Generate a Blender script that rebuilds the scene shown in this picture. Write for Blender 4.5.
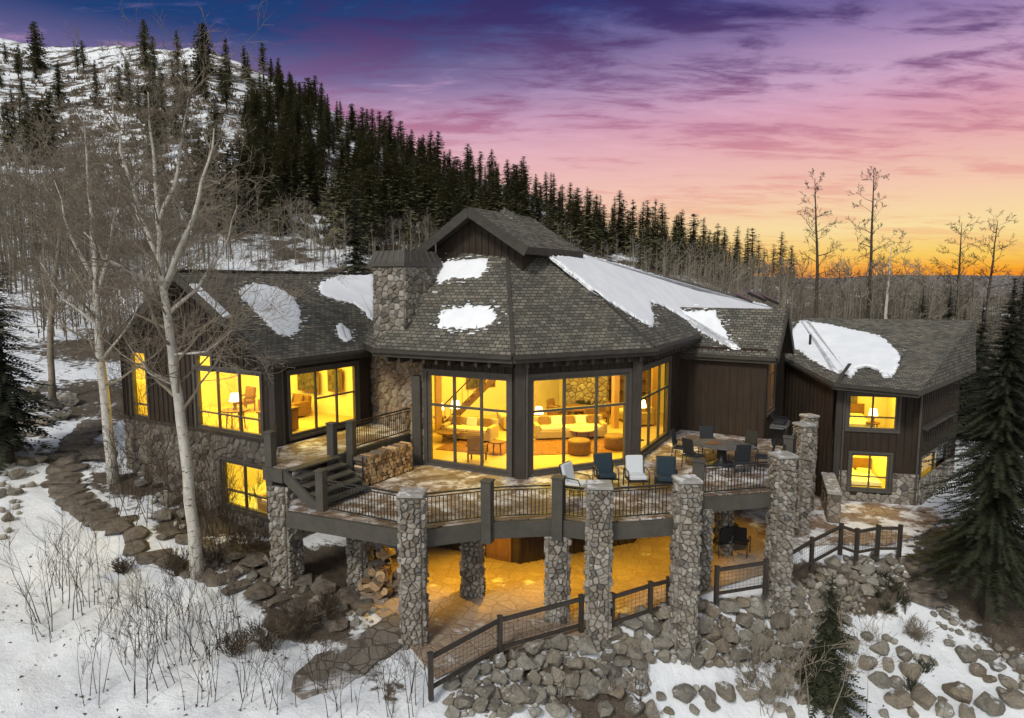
import bpy, bmesh, math, random
import numpy as np
from mathutils import Vector, Matrix, noise

S = bpy.context.scene
COL = S.collection
for o in list(bpy.data.objects):
    bpy.data.objects.remove(o)
R = math.radians
V = Vector

# ------------------------------------------------------------------ camera
FPX, CZ = 683.0, 9.5
PITCH = math.atan(77 / FPX)
cam = bpy.data.cameras.new('camera'); cam.lens = 24.01; cam.sensor_width = 36
cam.clip_start = .1; cam.clip_end = 9000
camo = bpy.data.objects.new('camera', cam); COL.objects.link(camo)
camo.location = (0, 0, CZ); camo.rotation_euler = (R(90) - PITCH, 0, 0)
S.camera = camo


def s2l(r, g, b):
    f = lambda c: (c / 255 / 12.92) if c / 255 <= .04045 else ((c / 255 + .055) / 1.055) ** 2.4
    return (f(r), f(g), f(b), 1)


# ------------------------------------------------------------------ sky (sunset to the north-east, open grey sky elsewhere)
def make_world():
    w = bpy.data.worlds.new('World'); S.world = w; w.use_nodes = True
    N = w.node_tree.nodes; L = w.node_tree.links; N.clear()
    def math_(op, a, b=None, clamp=False):
        n = N.new('ShaderNodeMath'); n.operation = op; n.use_clamp = clamp
        for i, x in enumerate((a, b)):
            if x is None: continue
            if isinstance(x, (int, float)): n.inputs[i].default_value = x
            else: L.new(x, n.inputs[i])
        return n.outputs[0]
    def maprange(x, a, b, c=0, d=1, smooth=True):
        n = N.new('ShaderNodeMapRange'); n.interpolation_type = 'SMOOTHSTEP' if smooth else 'LINEAR'
        L.new(x, n.inputs[0])
        for i, q in enumerate((a, b, c, d)): n.inputs[i + 1].default_value = q
        return n.outputs[0]
    def ramp(x, stops):
        n = N.new('ShaderNodeValToRGB'); L.new(x, n.inputs[0]); e = n.color_ramp.elements
        while len(e) < len(stops): e.new(.5)
        for k, (p, c) in enumerate(stops): e[k].position = p; e[k].color = c
        return n.outputs[0]
    def mix(f, a, b):
        n = N.new('ShaderNodeMix'); n.data_type = 'RGBA'
        if isinstance(f, (int, float)): n.inputs[0].default_value = f
        else: L.new(f, n.inputs[0])
        for i, x in ((6, a), (7, b)):
            if isinstance(x, tuple): n.inputs[i].default_value = x
            else: L.new(x, n.inputs[i])
        return n.outputs[2]
    def mix_mul(a, b):
        n = N.new('ShaderNodeMix'); n.data_type = 'RGBA'; n.blend_type = 'MULTIPLY'; n.inputs[0].default_value = 1
        L.new(a, n.inputs[6]); n.inputs[7].default_value = b; return n.outputs[2]
    tc = N.new('ShaderNodeTexCoord')
    sp = N.new('ShaderNodeSeparateXYZ'); L.new(tc.outputs['Generated'], sp.inputs[0])
    x, y, z = sp.outputs
    az = math_('ARCTAN2', x, y)
    # soft large-scale wobble of the elevation so the bands are not straight
    cmb = N.new('ShaderNodeCombineXYZ')
    den = math_('ADD', math_('MAXIMUM', z, 0.0), .10)
    L.new(math_('DIVIDE', x, den), cmb.inputs[0]); L.new(math_('DIVIDE', y, den), cmb.inputs[1])
    def nz(scale, detail, rough, rot=0, sc=(1, 1, 1), dist=0):
        mp = N.new('ShaderNodeMapping'); mp.inputs['Rotation'].default_value = (0, 0, R(rot)); mp.inputs['Scale'].default_value = sc
        L.new(cmb.outputs[0], mp.inputs[0])
        n = N.new('ShaderNodeTexNoise'); n.inputs['Scale'].default_value = scale
        n.inputs['Detail'].default_value = detail; n.inputs['Roughness'].default_value = rough
        n.inputs['Distortion'].default_value = dist
        L.new(mp.outputs[0], n.inputs[0]); return n.outputs[0]
    e = math_('MULTIPLY', z, 2.5)          # 0 at the horizon, 1 just above the top of the view
    right = ramp(e, [(0, s2l(250, 130, 30)), (.035, s2l(255, 168, 30)), (.085, s2l(255, 208, 96)), (.17, s2l(255, 228, 164)), (.30, s2l(250, 206, 178)),
                     (.42, s2l(238, 182, 180)), (.52, s2l(224, 164, 182)), (.63, s2l(210, 170, 202)), (.77, s2l(156, 130, 178)), (.9, s2l(72, 72, 140)), (1, s2l(46, 78, 150))])
    left = ramp(e, [(0, s2l(253, 206, 150)), (.18, s2l(248, 202, 176)), (.32, s2l(244, 194, 192)), (.45, s2l(228, 182, 198)), (.56, s2l(194, 154, 188)), (.66, s2l(116, 106, 154)), (.78, s2l(32, 66, 120)), (.92, s2l(6, 62, 116)), (1, s2l(0, 76, 130))])
    base = mix(maprange(az, -.38, .60), left, right)
    c1 = nz(.62, 7, .58, 20, (1, 2.0, 1), .5)
    c2 = nz(2.6, 10, .64, -8, (1, 2.4, 1), .35)
    cl = math_('ADD', math_('MULTIPLY', c1, .55), math_('MULTIPLY', c2, .45))
    dark = ramp(e, [(0, s2l(220, 110, 60)), (.18, s2l(244, 166, 130)), (.33, s2l(226, 138, 142)), (.5, s2l(186, 116, 146)), (.68, s2l(118, 86, 134)), (.84, s2l(66, 54, 108)), (1, s2l(42, 46, 98))])
    lite = ramp(e, [(0, s2l(255, 200, 90)), (.2, s2l(255, 226, 170)), (.4, s2l(246, 190, 196)), (.6, s2l(230, 180, 210)), (.8, s2l(136, 116, 172)), (1, s2l(70, 80, 150))])
    amt = maprange(e, .15, .75, .35, 1.0)
    hi = maprange(e, .66, .92, 0, .045)     # heavier cloud cover overhead
    f_d = math_('MULTIPLY', math_('MULTIPLY', maprange(math_('ADD', cl, hi), .48, .60), amt), maprange(az, -.50, -.12, .15, 1.0))
    f_l = math_('MULTIPLY', maprange(cl, .48, .38), math_('MULTIPLY', amt, .7))
    sun = mix(f_l, mix(f_d, base, dark), lite)
    bg1 = N.new('ShaderNodeBackground'); L.new(sun, bg1.inputs[0]); bg1.inputs[1].default_value = .80
    sky = N.new('ShaderNodeTexSky'); sky.sky_type = 'NISHITA'; sky.sun_disc = False
    sky.sun_elevation = R(42); sky.sun_rotation = R(205); sky.altitude = 2000; sky.air_density = 1.0; sky.dust_density = 2.5
    hs = N.new('ShaderNodeHueSaturation'); hs.inputs['Saturation'].default_value = .32; L.new(sky.outputs[0], hs.inputs['Color'])
    bg2 = N.new('ShaderNodeBackground'); L.new(mix_mul(hs.outputs[0], (.985, .985, .965, 1)), bg2.inputs[0]); bg2.inputs[1].default_value = .135
    front = math_('MULTIPLY', maprange(y, -.15, .45), maprange(z, .62, .42))
    mx = N.new('ShaderNodeMixShader'); L.new(front, mx.inputs[0]); L.new(bg2.outputs[0], mx.inputs[1]); L.new(bg1.outputs[0], mx.inputs[2])
    out = N.new('ShaderNodeOutputWorld'); L.new(mx.outputs[0], out.inputs[0])


make_world()
sl = bpy.data.lights.new('sun', 'SUN'); sl.energy = 1.75; sl.angle = R(11); sl.color = (1, .965, .90)
so = bpy.data.objects.new('sun', sl); COL.objects.link(so)
# sky sun_rotation 205 deg (clockwise from +Y): the soft light comes from behind and left of the camera
_d = V((math.sin(R(205)) * math.cos(R(42)), math.cos(R(205)) * math.cos(R(42)), math.sin(R(42))))
so.rotation_euler = _d.to_track_quat('Z', 'Y').to_euler()
vs = S.view_settings
S.display_settings.display_device = 'sRGB'
vs.view_transform = 'Standard'; vs.look = 'None'; vs.exposure = 0.25; vs.gamma = 1.0; vs.use_curve_mapping = False
S.cycles.max_bounces = 7; S.cycles.diffuse_bounces = 3; S.cycles.transparent_max_bounces = 12
S.cycles.use_denoising = True
S.cycles.sample_clamp_indirect = 6


# ------------------------------------------------------------------ geometry helpers
def ray(u, v):
    a = (u - 512) / FPX; b = (359 - v) / FPX
    return V((a, math.cos(PITCH) + b * math.sin(PITCH), -math.sin(PITCH) + b * math.cos(PITCH)))
CAM = V((0, 0, CZ))
def at_z(u, v, z):
    r = ray(u, v); return CAM + r * ((z - CZ) / r.z)
def at_y(u, v, Y):
    r = ray(u, v); return CAM + r * (Y / r.y)
def plane(p, q, r):
    n = (q - p).cross(r - p).normalized(); return n, n.dot(p)
def on_plane(u, v, pl):
    r = ray(u, v); return CAM + r * ((pl[1] - pl[0].dot(CAM)) / pl[0].dot(r))
def on_wall(A, d, u, v):           # vertical plane through A along d: distance along the wall and height
    n = V((d.y, -d.x, 0)); p = on_plane(u, v, (n, n.dot(V((A.x, A.y, 0)))))
    return (p.x - A.x) * d.x + (p.y - A.y) * d.y, p.z
def v2(x, y): return V((x, y, 0))
UPV = V((0, 0, 1))


class MB:
    """collects faces; build() links them as one mesh object"""
    def __init__(s): s.v = []; s.f = []; s.m = []; s.uv = []; s.has = False
    def face(s, pts, mi=0, uv=None):
        k = len(s.v); s.v.extend([tuple(p) for p in pts]); s.f.append(tuple(range(k, k + len(pts)))); s.m.append(mi); s.uv.append(uv)
        if uv: s.has = True
    def raw(s, vs_, fs, mi=0):
        k = len(s.v); s.v.extend([tuple(p) for p in vs_])
        for f in fs: s.f.append(tuple(i + k for i in f)); s.m.append(mi); s.uv.append(None)
    def obox(s, o, x, y, z, mi=0):
        o, x, y, z = V(o), V(x), V(y), V(z)
        if x.cross(y).dot(z) < 0: x, y = y, x
        p = [o, o + x, o + x + y, o + y]; p += [q + z for q in p]
        s.raw(p, [(0, 3, 2, 1), (4, 5, 6, 7), (0, 1, 5, 4), (1, 2, 6, 5), (2, 3, 7, 6), (3, 0, 4, 7)], mi)
    def box(s, c, sz, rz=0, mi=0):
        c = V(c); x = V((math.cos(rz), math.sin(rz), 0)); y = V((-math.sin(rz), math.cos(rz), 0))
        s.obox(c - x * sz[0] / 2 - y * sz[1] / 2 - UPV * sz[2] / 2, x * sz[0], y * sz[1], UPV * sz[2], mi)
    def beam(s, p, q, w, h, mi=0):      # centred section: w sideways, h up
        p, q = V(p), V(q); d = (q - p).normalized(); x = d.cross(UPV)
        x = V((1, 0, 0)) if x.length < 1e-4 else x.normalized()
        y = x.cross(d).normalized()
        s.obox(p - x * w / 2 - y * h / 2, x * w, q - p, y * h, mi)
    def tube(s, pts, rad, n=6, mi=0, cap=True):
        k = len(s.v); m = len(pts); last = None
        for i, p in enumerate(pts):
            d = (V(pts[min(i + 1, m - 1)]) - V(pts[max(i - 1, 0)]))
            d = d.normalized() if d.length > 1e-9 else UPV
            if last is None:
                x = d.cross(V((.31, .95, .1))); x.normalize()
            else:
                x = last - d * last.dot(d); x.normalize()
            last = x; y = d.cross(x)
            r = rad[i] if hasattr(rad, '__len__') else rad
            for j in range(n):
                a = 2 * math.pi * j / n
                s.v.append(tuple(V(p) + (x * math.cos(a) + y * math.sin(a)) * r))
        for i in range(m - 1):
            for j in range(n):
                a, b = k + i * n + j, k + i * n + (j + 1) % n
                s.f.append((a, b, b + n, a + n)); s.m.append(mi); s.uv.append(None)
        if cap and n > 3:
            s.f.append(tuple(k + j for j in reversed(range(n)))); s.m.append(mi); s.uv.append(None)
            s.f.append(tuple(k + (m - 1) * n + j for j in range(n))); s.m.append(mi); s.uv.append(None)
    def prism(s, poly, z0, z1, mi=0, mi_side=None):
        n = len(poly); ar = sum(poly[i][0] * poly[(i + 1) % n][1] - poly[(i + 1) % n][0] * poly[i][1] for i in range(n))
        if ar < 0: poly = list(reversed(poly))
        b = [V((p[0], p[1], z0)) for p in poly]; t = [V((p[0], p[1], z1)) for p in poly]
        s.face(t, mi); s.face(list(reversed(b)), mi)
        for i in range(n):
            j = (i + 1) % n; s.face([b[i], b[j], t[j], t[i]], mi if mi_side is None else mi_side)
    def slab(s, pts, th, mi=0, side=0, uvd=None):      # planar polygon seen from above, thickened straight down
        pts = [V(p) for p in pts]; n = V((0, 0, 0))
        for i in range(len(pts)):
            n += pts[i].cross(pts[(i + 1) % len(pts)])
        if n.z < 0: pts.reverse(); n = -n
        n.normalize()
        ex = V((n.y, -n.x, 0)); ex = V((1, 0, 0)) if ex.length < 1e-5 else ex.normalized()
        ey = n.cross(ex)
        s.face(pts, mi, [(p.dot(ex), p.dot(ey)) for p in pts])
        dn = [p - UPV * th for p in pts]
        s.face(list(reversed(dn)), side)
        for i in range(len(pts)):
            j = (i + 1) % len(pts); s.face([dn[i], dn[j], pts[j], pts[i]], side)
    def cyl(s, c, r, h, n=20, mi=0, r2=None):
        r2 = r if r2 is None else r2
        s.tube([V(c), V(c) + UPV * h], [r, r2], n, mi)
    def lathe(s, c, prof, n=20, mi=0):
        k = len(s.v)
        for (r, z) in prof:
            for j in range(n):
                a = 2 * math.pi * j / n; s.v.append((c[0] + r * math.cos(a), c[1] + r * math.sin(a), c[2] + z))
        for i in range(len(prof) - 1):
            for j in range(n):
                a, b = k + i * n + j, k + i * n + (j + 1) % n
                s.f.append((a, b, b + n, a + n)); s.m.append(mi); s.uv.append(None)
    def rbox(s, c, sz, rz=0, bev=.04, mi=0, tilt=0):   # soft cushion-like box, top and bottom rings pulled in
        c = V(c); rot = Matrix.Rotation(rz, 3, 'Z') @ Matrix.Rotation(tilt, 3, 'X')
        hx, hy, hz = sz[0] / 2, sz[1] / 2, sz[2] / 2
        rings = []
        for zz, ins in ((-hz, bev), (-hz + bev * .7, .0), (hz - bev * .7, 0), (hz, bev)):
            ring = []
            for sx, sy in ((-1, -1), (1, -1), (1, 1), (-1, 1)):
                ax, ay = hx - ins, hy - ins
                for k in range(3):
                    t = k / 2 * math.pi / 2; q = bev
                    base = math.atan2(sy, sx) - math.pi / 4
                    cxp, cyp = sx * (ax - q), sy * (ay - q)
                    ring.append(V((cxp + q * math.cos(base + t), cyp + q * math.sin(base + t), zz)))
            rings.append(ring)
        k = len(s.v); n = 12
        for ring in rings: s.v.extend([tuple(c + rot @ p) for p in ring])
        for i in range(3):
            for j in range(n):
                a, b = k + i * n + j, k + i * n + (j + 1) % n
                s.f.append((a, b, b + n, a + n)); s.m.append(mi); s.uv.append(None)
        s.f.append(tuple(k + j for j in reversed(range(n)))); s.m.append(mi); s.uv.append(None)
        s.f.append(tuple(k + 3 * n + j for j in range(n))); s.m.append(mi); s.uv.append(None)
    def build(s, name, mats, parent=None, smooth=False):
        off = V((0, 0, 0)); q = parent
        while q is not None: off += q.location; q = q.parent
        me = bpy.data.meshes.new(name)
        me.from_pydata([(a - off.x, b - off.y, c - off.z) for a, b, c in s.v], [], s.f)
        for m in (mats if isinstance(mats, (list, tuple)) else [mats]): me.materials.append(m)
        me.polygons.foreach_set('material_index', s.m)
        if s.has:
            ul = me.uv_layers.new(name='UVMap')
            for p, uv in zip(me.polygons, s.uv):
                if uv:
                    for li, q in zip(p.loop_indices, uv): ul.data[li].uv = q
        if smooth: me.polygons.foreach_set('use_smooth', [True] * len(me.polygons))
        me.update()
        o = bpy.data.objects.new(name, me); COL.objects.link(o)
        if parent is not None: o.parent = parent
        return o


def tag(o, label=None, cat=None, group=None, kind=None):
    for k, x in (('label', label), ('category', cat), ('group', group), ('kind', kind)):
        if x: o[k] = x
    return o
def thing(name, label, cat, loc=(0, 0, 0), group=None):
    o = bpy.data.objects.new(name, None); COL.objects.link(o); o.location = loc; o.empty_display_size = .2
    return tag(o, label, cat, group)
def kids(o): return [c for c in bpy.data.objects if c.parent == o]
def dup(o, loc=None, rz=None, label=None, parent=None, scale=None):
    c = o.copy(); COL.objects.link(c)
    if parent is not None: c.parent = parent
    if loc is not None: c.location = loc
    if rz is not None: c.rotation_euler = (c.rotation_euler[0], c.rotation_euler[1], rz)
    if scale is not None: c.scale = (scale,) * 3 if isinstance(scale, (int, float)) else scale
    if label: c['label'] = label
    for ch in CH.get(o.name) or CH.setdefault(o.name, kids(o)): dup(ch, parent=c)
    return c
CH = {}


# ------------------------------------------------------------------ materials
class NT:
    def __init__(s, name):
        s.mat = bpy.data.materials.new(name); s.mat.use_nodes = True
        s.N = s.mat.node_tree.nodes; s.L = s.mat.node_tree.links
        s.p = s.N['Principled BSDF']; s._pos = None
    def node(s, t, **kw):
        n = s.N.new(t)
        for k, x in kw.items(): setattr(n, k, x)
        return n
    def put(s, sock, x):
        if hasattr(x, 'is_output') or hasattr(x, 'links'): s.L.new(x, sock)
        else: sock.default_value = x
    def pos(s, kind='pos'):
        if kind == 'pos':
            return s.node('ShaderNodeNewGeometry').outputs['Position']
        return s.node('ShaderNodeTexCoord').outputs[kind]
    def mapped(s, vec, scale=(1, 1, 1), rot=(0, 0, 0)):
        m = s.node('ShaderNodeMapping'); s.L.new(vec, m.inputs[0]); m.inputs['Scale'].default_value = scale; m.inputs['Rotation'].default_value = rot
        return m.outputs[0]
    def noise(s, vec, scale, detail=4, rough=.6, dist=0):
        n = s.node('ShaderNodeTexNoise'); s.L.new(vec, n.inputs['Vector'])
        n.inputs['Scale'].default_value = scale; n.inputs['Detail'].default_value = detail; n.inputs['Roughness'].default_value = rough; n.inputs['Distortion'].default_value = dist
        return n.outputs[0]
    def vor(s, vec, scale, feature='F1', out='Distance', rnd=1):
        n = s.node('ShaderNodeTexVoronoi', feature=feature); s.L.new(vec, n.inputs['Vector']); n.inputs['Scale'].default_value = scale; n.inputs['Randomness'].default_value = rnd
        return n.outputs[out]
    def ramp(s, x, stops, const=False):
        n = s.node('ShaderNodeValToRGB'); s.L.new(x, n.inputs[0]); e = n.color_ramp.elements
        if const: n.color_ramp.interpolation = 'CONSTANT'
        while len(e) < len(stops): e.new(.5)
        for k, (p, c) in enumerate(stops): e[k].position = p; e[k].color = (*c, 1) if len(c) == 3 else c
        return n.outputs[0]
    def mix(s, f, a, b, mode='MIX'):
        n = s.node('ShaderNodeMix', data_type='RGBA', blend_type=mode)
        s.put(n.inputs[0], f)
        for i, x in ((6, a), (7, b)):
            if isinstance(x, tuple) and len(x) == 3: x = (*x, 1)
            s.put(n.inputs[i], x)
        return n.outputs[2]
    def math(s, op, a, b=0.0, clamp=False):
        n = s.node('ShaderNodeMath', operation=op); n.use_clamp = clamp
        s.put(n.inputs[0], a); s.put(n.inputs[1], b); return n.outputs[0]
    def mr(s, x, a, b, c=0., d=1.):
        n = s.node('ShaderNodeMapRange'); s.L.new(x, n.inputs[0])
        for i, q in enumerate((a, b, c, d)): n.inputs[i + 1].default_value = q
        return n.outputs[0]
    def island(s): return s.node('ShaderNodeNewGeometry').outputs['Random Per Island']
    def objrand(s): return s.node('ShaderNodeObjectInfo').outputs['Random']
    def nz(s):
        sp = s.node('ShaderNodeSeparateXYZ'); s.L.new(s.node('ShaderNodeNewGeometry').outputs['Normal'], sp.inputs[0]); return sp.outputs[2]
    def bump(s, h, dist=.02, strength=.6):
        b = s.node('ShaderNodeBump'); b.inputs['Strength'].default_value = strength; b.inputs['Distance'].default_value = dist
        s.L.new(h, b.inputs['Height']); s.L.new(b.outputs[0], s.p.inputs['Normal'])
    def done(s, col, rough=.7, spec=.3, metal=0):
        if isinstance(col, tuple) and len(col) == 3: col = (*col, 1)
        s.put(s.p.inputs['Base Color'], col); s.put(s.p.inputs['Roughness'], rough)
        s.p.inputs['Specular IOR Level'].default_value = spec; s.p.inputs['Metallic'].default_value = metal
        return s.mat


def m_plain(name, col, rough=.6, var=.25, scale=6, spec=.3, metal=0, bump=0):
    t = NT(name); n = t.noise(t.pos(), scale, 5)
    c = t.mix(t.mr(n, .3, .7), tuple(x * (1 - var) for x in col), tuple(min(1, x * (1 + var)) for x in col))
    if bump: t.bump(n, bump)
    return t.done(c, rough, spec, metal)

def m_snow(name='snow'):
    t = NT(name); p = t.pos()
    n1 = t.noise(p, 1.1, 6, .6); n2 = t.noise(p, 14, 4, .6)
    c = t.mix(t.mr(n1, .35, .7), (.74, .76, .78), (.86, .86, .86))
    t.bump(t.math('ADD', n1, t.math('MULTIPLY', n2, .25)), .08, .5)
    return t.done(c, .65, .25)

def m_roof():
    t = NT('roof_shingle'); uv = t.node('ShaderNodeUVMap').outputs[0]
    br = t.node('ShaderNodeTexBrick'); t.L.new(uv, br.inputs['Vector'])
    br.inputs['Scale'].default_value = 1.0; br.inputs['Brick Width'].default_value = .24; br.inputs['Row Height'].default_value = .145
    br.inputs['Mortar Size'].default_value = .016; br.inputs['Mortar Smooth'].default_value = .3; br.inputs['Bias'].default_value = -.1
    br.inputs['Color1'].default_value = (.086, .081, .070, 1); br.inputs['Color2'].default_value = (.195, .178, .146, 1); br.inputs['Mortar'].default_value = (.035, .034, .03, 1)
    n = t.noise(t.pos(), .8, 6, .65); n3 = t.noise(t.pos(), 9, 3)
    c = t.mix(t.mr(n, .3, .7), (.78, .80, .80), (1.2, 1.13, 1.03)); c = t.mix(1.0, br.outputs[0], c, 'MULTIPLY')
    # saw-tooth height per course: each course's lower edge stands proud
    sp = t.node('ShaderNodeSeparateXYZ'); t.L.new(uv, sp.inputs[0])
    saw = t.math('FRACT', t.math('DIVIDE', sp.outputs[1], .145))
    edge = t.mr(saw, .0, .22, 1.0, 0)
    # crumbs of frost caught on the course edges
    fl = t.math('MULTIPLY', t.mr(t.noise(t.pos(), 16, 3, .7), .56, .66), t.math('MULTIPLY', edge, .75))
    c = t.mix(fl, c, (.45, .47, .46))
    h = t.math('SUBTRACT', t.math('MULTIPLY', br.outputs['Fac'], -.5), t.math('MULTIPLY', saw, .9))
    t.bump(t.math('ADD', h, t.math('MULTIPLY', n3, .25)), .035, .9)
    return t.done(c, .85, .2)

def m_wood(name, c1, c2, scale=(14, 14, .8), rough=.7, bump=.01, island=0.0):
    t = NT(name); p = t.mapped(t.pos(), scale)
    n = t.noise(p, 1, 6, .65, .3); n2 = t.noise(t.pos(), .9, 3)
    f = t.math('ADD', t.math('MULTIPLY', n, .75), t.math('MULTIPLY', n2, .35))
    if island: f = t.math('ADD', f, t.math('MULTIPLY', t.math('SUBTRACT', t.objrand(), .5), island))
    c = t.mix(t.mr(f, .3, .8), c1, c2); t.bump(n, bump, .7)
    return t.done(c, rough, .25)

def m_stone(name, stops, snow=0.0, rough=.85):
    t = NT(name); p = t.pos()
    c = t.ramp(t.island(), stops)
    n = t.noise(p, 7, 7, .7); n2 = t.noise(p, 34, 4, .7)
    c = t.mix(t.mr(n, .25, .75), c, t.mix(.55, c, (.05, .045, .04)))
    c = t.mix(t.math('MULTIPLY', t.mr(n2, .55, .75), .35), c, (.5, .48, .44))
    if snow:
        f = t.math('MULTIPLY', t.mr(t.nz(), .72, .95), t.mr(t.noise(p, 3.2, 4), .52, .6)); c = t.mix(t.math('MULTIPLY', f, snow), c, (.78, .8, .82))
    t.bump(t.math('ADD', n, t.math('MULTIPLY', n2, .4)), .035, .7)
    return t.done(c, rough, .25)

def m_boulder():
    t = NT('boulder_rock'); p = t.pos('Object'); r = t.objrand()
    c = t.ramp(r, [(0, (.24, .21, .165)), (.3, (.39, .35, .28)), (.55, (.31, .25, .175)), (.8, (.50, .46, .38)), (1, (.18, .16, .13))])
    w = t.pos(); n = t.noise(w, 2.6, 9, .72, .4); n2 = t.noise(w, 22, 5, .7)
    cr = t.vor(w, 2.2, 'DISTANCE_TO_EDGE')
    c = t.mix(t.mr(n, .3, .72), t.mix(.6, c, (.035, .032, .028)), c)
    c = t.mix(t.math('MULTIPLY', t.mr(n2, .52, .72), .45), c, (.44, .42, .38))
    c = t.mix(t.math('MULTIPLY', t.mr(cr, .0, .025, 1, 0), .5), c, (.04, .036, .03))
    f = t.math('MULTIPLY', t.mr(t.nz(), .78, .97), t.mr(t.noise(w, 2.1, 5), .55, .63))
    c = t.mix(f, c, (.78, .8, .82))
    t.bump(t.math('ADD', t.math('MULTIPLY', n, 1.5), t.math('MULTIPLY', n2, .5)), .10, 1.0)
    return t.done(c, .88, .2)

def m_flag(name, stops, scale=1.5, snow=0.0, thr=(.5, .62), gap=(.04, .035, .03)):
    t = NT(name); p = t.pos(); pw = t.mapped(p, (1, 1, .01))
    dn = t.node('ShaderNodeVectorMath', operation='ADD'); t.L.new(pw, dn.inputs[0])
    nn = t.node('ShaderNodeTexNoise'); nn.inputs['Scale'].default_value = 2.5; t.L.new(p, nn.inputs['Vector'])
    sc = t.node('ShaderNodeVectorMath', operation='SCALE'); t.L.new(nn.outputs['Color'], sc.inputs[0]); sc.inputs['Scale'].default_value = .12; t.L.new(sc.outputs[0], dn.inputs[1])
    q = dn.outputs[0]
    e = t.vor(q, scale, 'DISTANCE_TO_EDGE'); cc = t.vor(q, scale, 'F1', 'Color')
    sp = t.node('ShaderNodeSeparateXYZ'); t.L.new(cc, sp.inputs[0])
    c = t.ramp(sp.outputs[0], stops); n = t.noise(p, 9, 6, .7)
    c = t.mix(t.mr(n, .3, .75), c, t.mix(.5, c, (.05, .045, .04)))
    c = t.mix(t.mr(e, .015, .045, 1, 0), c, gap)
    if snow: c = t.mix(t.math('MULTIPLY', t.mr(t.noise(p, .75, 7, .66), *thr), snow), c, (.8, .8, .8))
    t.bump(t.math('ADD', t.mr(e, 0, .06), t.math('MULTIPLY', n, .3)), .03, .8)
    return t.done(c, .8, .3)

def m_deck():
    t = NT('deck_boards'); p = t.pos(); q = t.mapped(p, (1, 1, 1), (0, 0, R(-24)))
    sp = t.node('ShaderNodeSeparateXYZ'); t.L.new(q, sp.inputs[0])
    row = t.math('DIVIDE', sp.outputs[1], .145); fr = t.math('FRACT', row); idx = t.math('FLOOR', row)
    wn = t.node('ShaderNodeTexWhiteNoise', noise_dimensions='1D'); t.L.new(idx, wn.inputs['W'])
    g = t.noise(t.mapped(q, (1.2, 26, 1)), 1, 5, .6)
    c = t.ramp(wn.outputs[0], [(0, (.13, .085, .058)), (.5, (.20, .135, .09)), (1, (.27, .19, .13))])
    c = t.mix(t.mr(g, .3, .7), c, t.mix(.5, c, (.06, .045, .035)))
    gap = t.math('LESS_THAN', fr, .07)
    sn = t.mr(t.noise(p, 2.1, 8, .72), .46, .60)
    geo = t.math('MULTIPLY', sn, t.mr(t.noise(p, .42, 3), .40, .56))
    c = t.mix(t.math('MULTIPLY', geo, .85), c, (.72, .72, .74))
    c = t.mix(gap, c, (.015, .012, .01))
    t.bump(t.math('SUBTRACT', t.math('MULTIPLY', g, .3), gap), .012, .6)
    return t.done(c, .7, .3)

def m_glass():
    m = bpy.data.materials.new('window_glass'); m.use_nodes = True; N = m.node_tree.nodes; L = m.node_tree.links; N.clear()
    tr = N.new('ShaderNodeBsdfTransparent'); tr.inputs[0].default_value = (.97, .975, .97, 1)
    gl = N.new('ShaderNodeBsdfGlossy'); gl.inputs['Roughness'].default_value = .02
    fr = N.new('ShaderNodeFresnel'); fr.inputs[0].default_value = 1.45
    mx = N.new('ShaderNodeMixShader'); L.new(fr.outputs[0], mx.inputs[0]); L.new(tr.outputs[0], mx.inputs[1]); L.new(gl.outputs[0], mx.inputs[2])
    o = N.new('ShaderNodeOutputMaterial'); L.new(mx.outputs[0], o.inputs[0]); return m

def m_emit(name, col, st):
    m = bpy.data.materials.new(name); m.use_nodes = True; N = m.node_tree.nodes; L = m.node_tree.links; N.clear()
    e = N.new('ShaderNodeEmission'); e.inputs[0].default_value = (*col, 1); e.inputs[1].default_value = st
    o = N.new('ShaderNodeOutputMaterial'); L.new(e.outputs[0], o.inputs[0]); return m

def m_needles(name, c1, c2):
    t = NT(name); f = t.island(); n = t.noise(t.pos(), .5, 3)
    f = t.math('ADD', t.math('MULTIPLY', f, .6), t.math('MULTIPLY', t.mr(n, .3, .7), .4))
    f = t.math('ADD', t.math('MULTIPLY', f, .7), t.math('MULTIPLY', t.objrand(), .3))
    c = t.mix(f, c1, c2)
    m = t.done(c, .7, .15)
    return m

def m_bark(name, pale, dark, marks=0.0, scale=1.0):
    t = NT(name); p = t.pos()
    n = t.noise(t.mapped(p, (7 * scale, 7 * scale, 2.2 * scale)), 1, 6, .7)
    c = t.mix(t.mr(n, .3, .75), dark, pale)
    if marks:
        k = t.noise(t.mapped(p, (5, 5, 17)), 1, 3, .6, .4)
        c = t.mix(t.math('MULTIPLY', t.mr(k, .60, .66), marks), c, (.03, .028, .025))
    t.bump(n, .02, .6)
    return t.done(c, .85, .2)


M = {}
M['snow'] = m_snow()
M['roof'] = m_roof()
M['siding'] = m_wood('dark_board_siding', (.014, .010, .007), (.052, .035, .023), (16, 16, .7), .75)
M['trim'] = m_wood('dark_trim', (.026, .021, .017), (.062, .050, .040), (9, 9, 1.5), .65)
M['fascia'] = m_wood('fascia_board', (.030, .027, .022), (.070, .061, .050), (3, 3, 9), .7)
M['beam'] = m_wood('deck_beam_paint', (.046, .042, .034), (.086, .077, .062), (3, 3, 3), .7)
M['frame'] = m_plain('window_frame_paint', (.075, .066, .055), .5, .15)
M['metal'] = m_plain('black_metal', (.012, .012, .013), .4, .2, spec=.5)
M['stone'] = m_stone('river_stone', [(0, (.10, .09, .075)), (.2, (.25, .215, .17)), (.42, (.37, .33, .275)), (.6, (.17, .13, .09)), (.8, (.47, .43, .37)), (1, (.10, .09, .08))], .25)
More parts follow.
